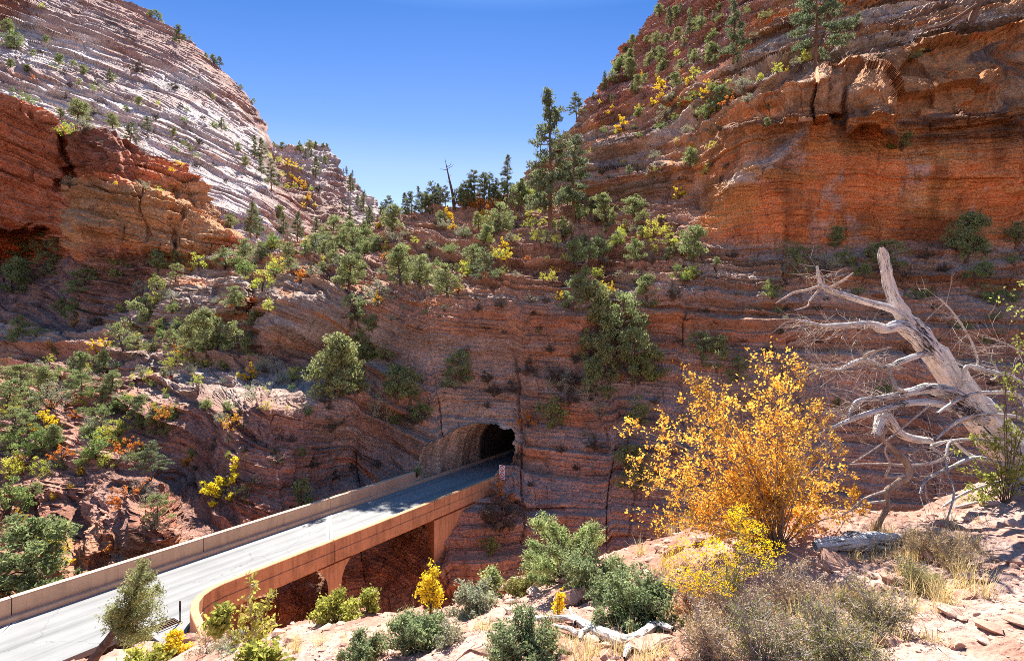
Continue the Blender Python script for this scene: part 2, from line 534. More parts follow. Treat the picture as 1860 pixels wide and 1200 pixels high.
C_DARK = np.array((0.50, 0.36, 0.285)); C_RED = np.array((0.82, 0.31, 0.12)); C_TAN = np.array((0.66, 0.37, 0.20))
C_PALE = np.array((0.58, 0.44, 0.36)); C_SOIL = np.array((0.50, 0.29, 0.205)); C_PINK = np.array((0.55, 0.29, 0.215))
def tint1(L):
    px, py = L.full(L.PX), L.full(L.PY)
    w1 = 26 * fbm(px / 60, py / 40, 0 * px, 4, 301)
    w2 = 40 * fbm(px / 90, py / 60, 0 * px + 3, 3, 311)
    c = np.broadcast_to(C_DARK, px.shape + (3,)).copy()
    # red cliff band on the right
    m = sstep(1180, 1330, px + w2) * sstep(235, 275, py + w1 * 0.6) * (1 - sstep(425, 455, py + w1 * 0.25 + 0 * px))
    upper = sstep(1000, 1100, px + w2) * (1 - sstep(225, 300, py + w1 * 0.6))
    c = mixcol(c, C_TAN, upper)
    c = mixcol(c, C_RED, m)
    c = mixcol(c, C_TAN * (1.0, 0.86, 0.72), sstep(1150, 1260, px + w2) * sstep(180, 215, py + w1) * (1 - sstep(270, 310, py + w1)) * 0.8)
    # pale slickrock ledges
    pale = sstep(1030, 1080, px) * (1 - sstep(1190, 1330, px + w2)) * sstep(190, 230, py + w1) * (1 - sstep(300, 345, py + w1))
    c = mixcol(c, C_PALE, pale * 0.75)
    hue = fbm(L.S * 0.42, 0.012 * L.Q[..., 0], 0.012 * L.Q[..., 1], 4, 333, 0.6)
    up = upper * (1 - m)
    c = mixcol(c, np.array((0.58, 0.41, 0.29)), up * sstep(-0.2, 0.25, hue) * 0.85)
    c = mixcol(c, np.array((0.68, 0.56, 0.48)), up * sstep(0.3, 0.6, hue) * 0.8)
    c = mixcol(c, np.array((0.66, 0.26, 0.085)), up * sstep(-0.15, -0.5, hue) * 0.85)
    hue2 = fbm(L.S * 1.3, 0.02 * L.Q[..., 0], 0.02 * L.Q[..., 1], 3, 343, 0.6)
    c = mixcol(c, np.array((0.24, 0.15, 0.11)), up * sstep(0.35, 0.6, hue2) * 0.7)
    qx, qy = L.Q[..., 0], L.Q[..., 1]
    seam = noise3(L.S * 1.55, 0.035 * qx, 0.035 * qy, 361)
    c = mixcol(c, np.array((0.20, 0.12, 0.085)), up * sstep(0.22, 0.42, seam) * 0.75)
    seam2 = noise3(L.S * 0.95 + 7, 0.05 * qx, 0.05 * qy, 365)
    c = mixcol(c, np.array((0.66, 0.28, 0.09)), up * sstep(0.2, 0.5, seam2) * 0.7)
    seam3 = noise3(L.S * 1.25, 0.11 * qx, 0.11 * qy, 369)
    c = mixcol(c, np.array((0.58, 0.25, 0.11)), (1 - upper) * (1 - m) * sstep(0.3, 0.55, seam3) * 0.75)
    c = mixcol(c, np.array((0.22, 0.15, 0.125)), (1 - upper) * (1 - m) * sstep(-0.3, -0.55, seam3) * 0.3)
    slabs = np.exp(-((py - np.interp(px, [1318, 1400, 1468], [345, 300, 238])) / 26) ** 2) * sstep(1300, 1330, px) * (1 - sstep(1455, 1480, px))
    c = mixcol(c, C_PALE, slabs)  # sunlit diagonal streak painted pale along the slanted step
    c = mixcol(c, np.array((0.70, 0.46, 0.36)), m * sstep(0.25, 0.6, fbm(px / 45, py / 70, 0 * px, 4, 351)) * 0.7)
    c = mixcol(c, np.array((0.70, 0.34, 0.12)), m * sstep(0.0, 0.5, fbm(px / 120, py / 26, 0 * px, 4, 355)) * 0.7)
    wl_ = (1 - upper) * (1 - m)
    c = mixcol(c, np.array((0.56, 0.37, 0.29)), wl_ * sstep(0.2, 0.6, hue) * 0.55)
    c = mixcol(c, np.array((0.52, 0.22, 0.10)), wl_ * sstep(-0.3, -0.6, hue) * 0.5)
    # far crown of the right-hand mountain
    far = (1 - sstep(-40, 40, (px - 1240) + (py - 170) * 0.95 + w2 * 0.7)) * (1 - sstep(170, 260, py))* sstep(1040, 1080, px)
    c = mixcol(c, C_PINK, far)
    # soil and talus on the bench behind the wall
    bench = sstep(540, 640, px + w2) * (1 - sstep(1180, 1300, px + w2)) * (1 - sstep(500, 530, py + w1 * 0.7)) * sstep(330, 380, py + w1 * 0.6)
    c = mixcol(c, C_SOIL, bench)
    # pale slabs on the left slope
    slab = (1 - sstep(480, 620, px + w2 * 1.3)) * sstep(600, 680, py + w1)
    c = mixcol(c, C_PINK * (0.78, 0.72, 0.7), slab * 0.8)
    strip = sstep(180, 300, px) * (1 - sstep(560, 720, px)) * np.exp(-((py - 690 - (px - 400) * 0.10 + w1 * 0.6) / 38.0) ** 2)
    c = mixcol(c, C_PALE, np.clip(strip, 0, 1) * 0.8)
    low = sstep(930, 1000, py + w1) * (1 - sstep(1000, 1200, px))
    c = mixcol(c, np.array((0.48, 0.24, 0.14)), low * 0.8)
    # grey weathered rock round the tunnel mouth
    ring = np.exp(-(((px - 860) / 120) ** 2 + ((py - 760) / 75) ** 2) ** 1.5)
    c = mixcol(c, np.array((0.50, 0.375, 0.285)), ring * 0.85)
    right_low = sstep(1000, 1200, px) * sstep(640, 740, py + w1)
    c = mixcol(c, np.array((0.48, 0.335, 0.265)), right_low * 0.7)
    band = 0.75 + 0.3 * up - 0.4 * bench - 0.35 * m - 0.4 * ring
    varn = 0.25 + 0.3 * sstep(1150, 1300, px) * (1 - sstep(430, 470, py)) + 0.35 * (1 - sstep(200, 330, px)) * sstep(850, 900, py)
    return c, band, varn

def wall_amp(L):
    px, py = L.full(L.PX), L.full(L.PY)
    wall = sstep(440, 560, px) * sstep(515, 560, py)
    red = sstep(1180, 1330, px) * sstep(215, 260, py) * (1 - sstep(430, 470, py))
    upper = sstep(1080, 1200, px) * (1 - sstep(205, 245, py))
    return 1.0 - 0.62 * wall - 0.5 * red + 0.35 * upper, np.clip(1 - wall - red, 0, 1)
AMP1, REV1 = wall_amp(L1)
L1.finish(M_ROCK, tint1, [(3.4, 1.9), (1.15, 0.95), (0.55, 0.5), (0.3, 0.24)], amp=AMP1, rev=REV1, keep=lambda c: ~in_bore(c, 0.05), dip=dip1, seed=3, crack=0.45, rough=0.36)

# the red butte on the left
s2 = [(-500, 700, 92), (0, 700, 94), (200, 640, 98), (400, 560, 104), (200, 480, 110), (120, 485, 118), (130, 425, 110), (250, 400, 111), (350, 440, 112), (425, 450, 118),
      (200, 345, 116), (270, 330, 119), (0, 420, 128), (60, 460, 134), (0, 500, 124), (100, 560, 112), (0, 300, 131), (0, 190, 139), (120, 250, 137), (200, 240, 137), (300, 300, 131), (380, 385, 124),
      (130, 340, 131), (-300, 300, 120), (-300, 100, 135), (-500, 420, 115), (450, 500, 112)]
def butte(PX, PY, D):
    D = D.copy()
    x = PX + 10 * fbm(PX / 30, PY / 30, 0 * PX, 3, 77)
    hump = sstep(118, 128, x) * sstep(-8, 10, PY - np.interp(PX, [120, 150, 200, 260, 300, 420], [400, 352, 335, 330, 350, 430]))
    hump = hump * (1 - sstep(450, 500, PY + 0.12 * (PX - 200)))
    D -= hump * 4.5
    D += 7.0 * np.exp(-((x - 125) / 9) ** 2) * sstep(240, 260, PY) * (1 - sstep(330, 370, PY))
    D += 2.5 * np.exp(-((x - 322) / 6) ** 2) * sstep(330, 345, PY) * (1 - sstep(440, 470, PY))
    D += 11.0 * (1 - sstep(95, 128, x)) * sstep(412, 426, PY + 12 * fbm(PX / 25, PY / 25, 0 * PX, 3, 79)) * (1 - sstep(470, 540, PY))
    return D
L2 = Layer('butte_hill', -420, 470, 2.0, [(-420, 720), (470, 640)],
           [(-500, 90), (-120, 150), (0, 182), (40, 197), (80, 217), (118, 246), (135, 240), (200, 236), (240, 247), (265, 267), (320, 302), (360, 343), (400, 392), (430, 442), (470, 510)],
           s2, vstep=1.8, back=30, feature=butte)
def tint2(L):
    px, py = L.full(L.PX), L.full(L.PY)
    w1 = 26 * fbm(px / 60, py / 40, 0 * px, 4, 401)
    c = np.broadcast_to(np.array((0.72, 0.24, 0.11)), px.shape + (3,)).copy()
    hump = sstep(110, 130, px) * sstep(325, 345, py + w1 * 0.5) * (1 - sstep(445, 480, py + w1))
    c = mixcol(c, np.array((0.68, 0.35, 0.165)), hump)
    c = mixcol(c, np.array((0.42, 0.25, 0.20)), sstep(455, 490, py + w1))
    c = mixcol(c, np.array((0.24, 0.11, 0.085)), np.exp(-((px - 190) / 60) ** 2) * (1 - sstep(300, 340, py)) * 0.7)
    return c, 0.6 + 0 * px, 0.6 - 0.35 * hump
L2.finish(M_ROCK_FAR, tint2, [(6.0, 2.4), (2.2, 1.5), (0.9, 0.8)], seed=21, dip=lambda x, y, z: 0.22 * x, warp=(2.5, 45.0, 0.6, 10.0), crack=0.7, rough=0.5)

# the pale slickrock mountain
s3 = [(0, 260, 165), (0, 200, 182), (0, 0, 300), (0, -200, 520), (250, 330, 160), (250, 250, 190), (250, 100, 290), (250, 20, 370), (400, 420, 165), (400, 350, 188), (400, 250, 245), (400, 125, 360),
      (480, 450, 170), (480, 400, 184), (480, 300, 255), (488, 250, 330), (-500, 100, 150), (-500, -400, 360), (100, 520, 120), (450, 520, 140), (540, 420, 215), (600, 470, 215), (330, 62, 370), (440, 162, 365)]
L3 = Layer('slickrock_mountain', -420, 640, 1.7, [(-420, 330), (250, 330), (430, 500), (640, 520)],
           [(-420, -420), (0, -220), (150, -60), (225, 0), (250, 12), (290, 36), (330, 63), (365, 92), (400, 124), (440, 164), (465, 194), (478, 227), (490, 264), (505, 302), (530, 352), (570, 400), (640, 440)],
           s3, vstep=1.6, back=60)
def tint3(L):
    px, py = L.full(L.PX), L.full(L.PY)
    w1 = 30 * fbm(px / 70, py / 50, 0 * px, 4, 501)
    top = np.interp(px, L.xs, L.top)
    c = np.broadcast_to(np.array((0.70, 0.585, 0.53)), px.shape + (3,)).copy()
    rim = 1 - sstep(20, 75, (py - top) * (0.6 + 0.4 * sstep(200, 420, px)) + w1 * 0.8)
    c = mixcol(c, np.array((0.46, 0.21, 0.14)), rim * 0.75)
    v = sstep(-0.1, 0.55, fbm(px / 140 + py / 300, py / 45, 0 * px, 4, 517))
    c = mixcol(c, np.array((0.46, 0.29, 0.24)), v * 0.65)
    qx, qy = L.Q[..., 0], L.Q[..., 1]
    ck = np.abs(noise3((qx + 0.4 * L.Q[..., 2]) / 22, qy / 40, L.Q[..., 2] / 90, 561)) + 0.06 * noise3(qx / 5, qy / 5, L.Q[..., 2] / 5, 563)
    c = mixcol(c, np.array((0.24, 0.15, 0.12)), (1 - sstep(0.012, 0.045, ck)) * 0.75)
    c = mixcol(c, np.array((0.36, 0.16, 0.10)), (1 - sstep(20, 90, px)) * (1 - sstep(10, 60, py + w1)))
    return c, 0.42 + 0 * px, 0.35 + 0 * px
L3.finish(M_ROCK_FAR, tint3, [(9.0, 3.2), (3.6, 1.8), (1.6, 0.5)], rev=1.0, seed=31, elong=3.0, dip=lambda x, y, z: 0.34 * x + 0.12 * y, warp=(4.0, 60.0, 1.0, 14.0), crack=0.8, rough=0.42)

# the farther mountains in the gap
s4 = [(450, 420, 300), (450, 260, 400), (560, 260, 420), (600, 275, 425), (560, 350, 350), (620, 310, 410), (620, 400, 330), (690, 365, 430), (690, 450, 300), (560, 450, 280)]
L4 = Layer('far_mountain', 420, 760, 1.7, [(420, 470), (760, 470)],
           [(420, 300), (480, 285), (500, 264), (520, 272), (545, 264), (565, 257), (590, 267), (605, 282), (616, 306), (625, 322), (632, 318), (645, 332), (660, 346), (685, 364), (700, 388), (760, 420)], s4, vstep=1.6, back=40)
def tint4(L):
    px, py = L.full(L.PX), L.full(L.PY)
    w1 = 22 * fbm(px / 40, py / 30, 0 * px, 4, 601)
    c = np.broadcast_to(np.array((0.60, 0.49, 0.44)), px.shape + (3,)).copy()
    c = mixcol(c, np.array((0.34, 0.16, 0.11)), sstep(0, 30, px - 590 + w1 + (py - 300) * 0.3) * (1 - sstep(620, 640, px)) * 0.55)
    c = mixcol(c, np.array((0.34, 0.20, 0.135)), 0.75 - 0.75 * sstep(0, 40, (px - 560) - (py - 350) * 1.1 + w1))
    return c, 0.4 + 0 * px, 0.3 + 0 * px
L4.finish(M_ROCK_FAR, tint4, [(9.0, 3.0), (3.5, 1.7)], rev=1.0, seed=41, elong=2.0, dip=lambda x, y, z: 0.25 * x, warp=(5.0, 60.0, 1.6, 14.0), crack=0.3, rough=1.0)
# ------------------------------------------------------------------ bridge, road and tunnel
def concrete(name, col, stain=0.5, bump=0.3):
    k = Nodes(name)
    pos = k.n('NewGeometry').outputs['Position']
    n1 = k.noise(pos, 0.7, 6, 0.65); n2 = k.noise(k.scaled(pos, (4.0, 4.0, 0.25)), 1.0, 5, 0.65); n3 = k.noise(pos, 22.0, 3, 0.7)
    c = k.mix(stain, col, k.mix(1.0, col, k.ramp(n1, [(0.3, 0.55), (0.5, 1.0), (0.7, 1.2)]), 'MULTIPLY'))
    c = k.mix(stain, c, k.mix(1.0, c, k.ramp(n2, [(0.35, 0.55), (0.52, 1.0), (0.7, 1.12)]), 'MULTIPLY'))
    c = k.mix(0.3, c, k.mix(1.0, c, k.ramp(n3, [(0.3, 0.7), (0.7, 1.25)]), 'MULTIPLY'))
    k.l(c, k.b.inputs['Base Color'])
    k.b.inputs['Roughness'].default_value = 0.85
    k.l(k.bump(k.math('ADD', n3, n1), bump, 0.02), k.b.inputs['Normal'])
    return k.m
M_CONC = concrete('bridge_concrete', (0.60, 0.31, 0.155), 0.65)
M_CONC_IN = concrete('parapet_concrete', (0.62, 0.40, 0.255), 0.3)
M_JOINT = concrete('joint_filler', (0.05, 0.04, 0.035), 0.2)
M_PALE = concrete('fresh_concrete', (0.50, 0.485, 0.46), 0.2)

def asphalt():
    k = Nodes('worn_road_surface')
    pos = k.n('NewGeometry').outputs['Position']
    rot = k.n('VectorRotate'); rot.rotation_type = 'Z_AXIS'; rot.inputs['Angle'].default_value = RA
    k.l(pos, rot.inputs['Vector'])
    v = rot.outputs[0]
    track = k.noise(k.scaled(v, (0.9, 0.02, 1)), 1.0, 3, 0.5)
    n2 = k.noise(pos, 0.35, 5, 0.65); n3 = k.noise(pos, 28.0, 3, 0.8); n4 = k.noise(k.scaled(v, (3.0, 0.25, 1)), 1.0, 5, 0.7)
    c = k.ramp(track, [(0.3, (0.17, 0.168, 0.166)), (0.52, (0.26, 0.257, 0.252)), (0.75, (0.185, 0.183, 0.18))])
    c = k.mix(0.5, c, k.mix(1.0, c, k.ramp(n2, [(0.3, 0.75), (0.7, 1.15)]), 'MULTIPLY'))
    c = k.mix(0.35, c, k.mix(1.0, c, k.ramp(n4, [(0.35, 0.7), (0.6, 1.1)]), 'MULTIPLY'))
    c = k.mix(0.4, c, k.mix(1.0, c, k.ramp(n3, [(0.3, 0.6), (0.7, 1.3)]), 'MULTIPLY'))
    vo = k.n('TexVoronoi'); vo.feature = 'DISTANCE_TO_EDGE'; vo.inputs['Scale'].default_value = 0.22
    wv = k.n('VectorMath', operation='ADD'); k.l(pos, wv.inputs[0])
    nz = k.n('TexNoise'); nz.inputs['Scale'].default_value = 1.4; nz.inputs['Detail'].default_value = 4; k.l(pos, nz.inputs['Vector']); k.l(nz.outputs[1], wv.inputs[1])
    k.l(wv.outputs[0], vo.inputs['Vector'])
    cr = k.ramp(vo.outputs['Distance'], [(0.0, 0.55), (0.008, 1.0)])
    c = k.mix(0.7, c, k.mix(1.0, c, cr, 'MULTIPLY'))
    k.l(c, k.b.inputs['Base Color']); k.b.inputs['Roughness'].default_value = 0.85
    k.l(k.bump(n3, 0.4, 0.01), k.b.inputs['Normal'])
    return k.m
M_ROAD = asphalt()

def sweep(path, prof, close=True):
    """path: list of (s, n); prof: closed list of (offset to the right of travel towards +s turned outward, z). Returns verts, faces."""
    p = np.array(path, float)
    t = np.gradient(p, axis=0); t /= np.linalg.norm(t, axis=1, keepdims=True)
    nrm = np.stack([t[:, 1] * -1, t[:, 0]], 1)            # towards +n when travelling along +s
    V = []
    for q, m in zip(p, nrm):
        for o, z in prof:
            V.append(road(q[0] + m[0] * o, q[1] + m[1] * o, z))
    k = len(prof); fs = []
    for i in range(len(p) - 1):
        for j in range(k):
            a = i * k + j; b = i * k + (j + 1) % k
            fs.append((a, a + k, b + k, b))
    V = np.array(V)
    quads = np.array(fs)
    caps = [np.array([list(range(k))]), np.array([list(range((len(p) - 1) * k, len(p) * k))[::-1]])]
    return V, [quads] + caps

def merge(parts):
    V = []; byk = {}; off = 0
    for v, fl in parts:
        V.append(np.asarray(v, float))
        for f in (fl if isinstance(fl, (list, tuple)) else [fl]):
            f = np.asarray(f)
            byk.setdefault(f.shape[1], []).append(f + off)
        off += len(v)
    return np.concatenate(V), [np.concatenate(x) for x in byk.values()]

def slab(corners, z0, z1):
    """prism over an (s, n) polygon"""
    k = len(corners)
    V = np.array([road(s, n, z0) for s, n in corners] + [road(s, n, z1) for s, n in corners])
    side = np.array([(i, (i + 1) % k, (i + 1) % k + k, i + k) for i in range(k)])
    return V, [side, np.array([list(range(k))[::-1]]), np.array([list(range(k, 2 * k))])]

road_o = mesh_obj('road', *merge([slab([(-60, N_L + 0.02), (-60, -28.75), (12.2, -28.75), (12.1, -24.6), (12.7, -25.3), (13.2, -26.6), (14.1, -27.8), (15.2, -28.1), (84, -28.0), (84, N_L + 0.02)], -0.25, 0.0)]), M_ROAD)
tag(road_o, kind='structure')

bridge = empty('bridge', road(28, -31.5, -0.6))
tag(bridge, 'concrete road bridge with solid parapets crossing the gorge into the tunnel', 'bridge')
def bpart(name, parts, mat, parent=bridge, label=None, smooth=False):
    V, fc = merge(parts)
    o = mesh_obj(name, V - np.array(road(28, -31.5, -0.6)), fc, mat, parent, smooth)
    if label: o['label'] = label
    return o
L_S = [-60, 9.15, 18.3, 27.9, 37.4]
far = []
for a_, b_ in zip(L_S[:-1], L_S[1:]):
    far.append(sweep([(a_ + 0.02, N_L), ((a_ + b_) / 2, N_L), (b_ - 0.02, N_L)],
                     [(0.0, 0.30), (0.02, 1.02), (-0.01, 1.08), (-0.36, 1.08), (-0.40, 1.03), (-0.40, -1.35), (0.0, -1.35)]))
pf = bpart('parapet', far, M_CONC_IN, label='far parapet with a sunlit top')
for s_ in L_S[1:-1]: bpart('joint', [sweep([(s_ - 0.035, N_L - 0.02), (s_ + 0.035, N_L - 0.02)], [(0.0, 0.0), (0.0, 1.06), (-0.34, 1.06), (-0.34, 0.0)])], M_JOINT, pf)
bpart('kerb', [sweep([(-60, N_L), (10, N_L), (37.4, N_L), (80, N_L)], [(0.012, -0.2), (0.012, 0.25), (0.24, 0.25), (0.30, 0.21), (0.32, -0.2)])], M_CONC_IN)
arc = [(12.2, -23.0), (12.45, -24.0), (12.75, -24.9), (13.0, -25.7), (13.3, -26.5), (13.7, -27.2), (14.25, -27.75), (14.9, -28.07), (15.7, -28.2)]
arc = [tuple(np.array(arc[i]) * (1 - f) + np.array(arc[i + 1]) * f) for i in range(len(arc) - 1) for f in (0, 0.5)] + [arc[-1]]
runs = [arc + [(19, N_R), (22.6, N_R)], [(22.66, N_R), (27, N_R), (32.0, N_R)], [(32.06, N_R), (38, N_R), (45, N_R)]]
near = [sweep(r_, [(0.0, -0.1), (0.0, 0.97), (0.03, 1.0), (0.33, 1.0), (0.36, 0.97), (0.36, 0.36), (0.33, 0.34), (0.33, -0.1)]) for r_ in runs]
pn = bpart('parapet', near, M_CONC, label='near parapet curving round at its free end')
bpart('fascia', [sweep(r_, [(-0.5, -0.5), (-0.5, -0.12), (0.34, -0.12), (0.34, 0.32), (0.40, 0.30), (0.40, -0.34), (0.36, -0.38), (-0.1, -0.5)]) for r_ in runs], M_CONC)
bpart('deck', [slab([(15.2, N_L - 0.3), (15.2, N_R + 0.1), (44, N_R + 0.1), (44, N_L - 0.3)], -0.56, -0.26)], M_CONC)
SK = -5.3 / 6.6                                # the piers and joints stand askew to the road
def skew_wall(s0, n0, n1, th, z0, z1, flare=0.0):
    out = []
    lv = [(z0, 0.0), (z1 - 1.4, 0.0), (z1 - 0.9, 0.12 * flare), (z1 - 0.45, 0.42 * flare), (z1, flare)]
    V = []
    for z, e_ in lv:
        for n_, sg in ((n0, -1), (n0, 1), (n1, 1), (n1, -1)):
            V.append(road(s0 + (n_ - n0) * SK + sg * (th / 2 + e_), n_, z))
    fs = [(i * 4 + j, i * 4 + (j + 1) % 4, i * 4 + 4 + (j + 1) % 4, i * 4 + 4 + j) for i in range(len(lv) - 1) for j in range(4)]
    m = len(V)
    return np.array(V), [np.array(fs + [(3, 2, 1, 0), (m - 4, m - 3, m - 2, m - 1)])]
bpart('pier', [skew_wall(22.75, -27.92, -34.9, 1.0, -16, -0.52, 0.75)], M_CONC)
bpart('pier', [skew_wall(14.6, -27.6, -34.9, 1.0, -14, -0.52, 0.3)], M_CONC)
bpart('abutment', [slab([(32.0, -27.86), (47, -27.86), (47, -35.0), (37.7, -35.0)], -7.5, -0.53)], M_CONC)
def strip(s0, w_, z=0.004):
    return (np.array([road(s0, N_R, z), road(s0 + w_, N_R, z), road(s0 + w_ + 6.2 * 5.3 / 6.6, N_R - 6.25, z), road(s0 + 6.2 * 5.3 / 6.6, N_R - 6.25, z)]), np.array([(0, 1, 2, 3)]))
for s_, w_ in ((22.3, 0.5), (3.9, 0.4)):
    jb = bpart('expansion_joint', [strip(s_, w_)], M_PALE)
    bpart('joint_seal', [strip(s_ + w_ * 0.44, 0.06, 0.008)], M_JOINT, jb)

# drain grate, gutter slab and marker post beside the near end of the bridge
def box(c, sx, sy, sz, rz=0.0):
    V = np.array([(x, y, z) for z in (-sz / 2, sz / 2) for x, y in ((-sx / 2, -sy / 2), (sx / 2, -sy / 2), (sx / 2, sy / 2), (-sx / 2, sy / 2))])
    c_, s_ = math.cos(rz), math.sin(rz)
    V = np.stack([V[:, 0] * c_ - V[:, 1] * s_, V[:, 0] * s_ + V[:, 1] * c_, V[:, 2]], 1) + np.array(c)
    return V, [np.array([(3, 2, 1, 0), (4, 5, 6, 7), (0, 1, 5, 4), (1, 2, 6, 5), (2, 3, 7, 6), (3, 0, 4, 7)])]
def plain(name, col, rough=0.6, metal=0.0):
    k = Nodes(name)
    pos = k.n('TexCoord').outputs['Object']
    c = k.mix(0.5, col, k.mix(1.0, col, k.ramp(k.noise(pos, 9.0, 4, 0.7), [(0.3, 0.6), (0.7, 1.3)]), 'MULTIPLY'))
    k.l(c, k.b.inputs['Base Color']); k.b.inputs['Roughness'].default_value = rough; k.b.inputs['Metallic'].default_value = metal
    return k.m
M_IRON = plain('rusty_iron', (0.10, 0.055, 0.035), 0.7, 0.4)
M_DARK = plain('dark_post_and_shade', (0.012, 0.010, 0.010), 0.9)  # near-black of the post, also painted shade in drain and bore
g0 = np.array(road(13.0, -28.05, 0.0))
grate = empty('drain_grate', g0, -RA); grate.scale = (0.8, 0.8, 1)
tag(grate, 'rusty slotted drain grate in the pale gutter beside the bridge end', 'grate')
gp = lambda nm, parts, mat: mesh_obj(nm, *merge(parts), mat, grate)
gp('pit_shade', [box((0, 0, 0.006), 0.95, 1.3, 0.008)], M_DARK)  # thin dark plate painted as the shade inside the drain
gp('frame', [box((-0.5, 0, 0.02), 0.06, 1.36, 0.04), box((0.5, 0, 0.02), 0.06, 1.36, 0.04), box((0, -0.66, 0.02), 0.94, 0.05, 0.04), box((0, 0.66, 0.02), 0.94, 0.05, 0.04)], M_PALE)
gp('bars', [box((0, -0.56 + i * 0.14, 0.028), 0.94, 0.05, 0.02) for i in range(9)], M_IRON)
post0 = np.array(road(14.2, -27.7, 0.0))
b0 = np.array(at(327, 1122, 26.4))
post = empty('marker_post', (b0[0], b0[1], DECK), -0.3)
tag(post, 'thin dark marker post at the curved free end of the parapet', 'post')
mesh_obj('post', *merge([box((0, 0, 0.45), 0.05, 0.04, 0.9), box((0, 0, 0.02), 0.14, 0.14, 0.04)]), M_DARK, post)
mesh_obj('reflector_plate', *merge([box((0, 0, 0.80), 0.10, 0.02, 0.5)]), M_IRON, post)

# tunnel bore
ns, nu = 260, 120
sv = np.linspace(32, 88, ns); tv = np.linspace(0, 1, nu)
prof = []
for t in tv:
    if t < 0.2: prof.append((-1.0, -0.3 + (BSP + 0.3) * t / 0.2))
    elif t > 0.8: prof.append((1.0, -0.3 + (BSP + 0.3) * (1 - t) / 0.2))
    else:
        th = math.pi * (1 - (t - 0.2) / 0.6); prof.append((math.cos(th), BSP + (BH - BSP) * math.sin(th)))
prof = np.array(prof)
SG, UG = np.meshgrid(sv, np.arange(nu), indexing='ij')
pu = prof[UG, 0]; ph = prof[UG, 1]
rg = 0.22 * fbm(SG * 0.7, ph * 0.35, pu * 2.0, 5, 900, 0.62) + 0.16 * np.abs(noise3(SG * 1.5, ph * 0.12, 0 * ph, 931))
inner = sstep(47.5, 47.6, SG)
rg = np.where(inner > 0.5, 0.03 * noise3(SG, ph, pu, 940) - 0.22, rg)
nn = BC + pu * (BW + rg); hh = np.where(ph > 0.1, ph + rg * np.clip((ph - BSP) / 2, 0, 1), ph)
BX = RS[0] * SG + RN[0] * nn; BY = RS[1] * SG + RN[1] * nn; BZ = DECK + hh
B = np.stack([BX, BY, BZ], -1)
bpx = CX + BX / BY * F; bpy_ = CY - BZ / BY * F
jx = np.clip(np.round((bpx - L1.xs[0]) / (L1.xs[1] - L1.xs[0])).astype(int), 0, len(L1.xs) - 1)
fr = (bpy_ - L1.bot[jx]) / (L1.top[jx] - L1.bot[jx])
ix = np.clip(np.round(fr * (L1.nr - 1)).astype(int), 0, L1.nr - 1)
infront = BY < L1.Q[ix, jx, 1] - 0.35
fb = grid_faces(ns, nu)
okf = ~infront.ravel()[fb].all(1)
M_BORE = rock_material('tunnel_rock', 1.0)
tunnel = mesh_obj('tunnel_wall', B.reshape(-1, 3), fb[okf], M_BORE, smooth=True)
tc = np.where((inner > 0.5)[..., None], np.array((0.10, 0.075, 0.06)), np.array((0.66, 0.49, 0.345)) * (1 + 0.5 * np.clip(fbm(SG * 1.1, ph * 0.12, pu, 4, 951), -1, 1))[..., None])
point_attr(tunnel, 'tint', tc.reshape(-1, 3)); point_attr(tunnel, 'bed', (hh + 0.3 * SG).ravel()); point_attr(tunnel, 'band', 0.25 + 0 * hh.ravel()); point_attr(tunnel, 'varnish', 0.55 + 0 * hh.ravel())
tag(tunnel, 'rock walled road tunnel with a rough arched mouth in the canyon wall', 'tunnel')
end_sheet = mesh_obj('dark_end_sheet', np.array([road(87.5, BC - 5, -1), road(87.5, BC + 5, -1), road(87.5, BC + 5, 7), road(87.5, BC - 5, 7)]), np.array([(0, 1, 2, 3)]), M_DARK, tunnel)  # added dark sheet closing the bore, in place of the unlit tunnel beyond

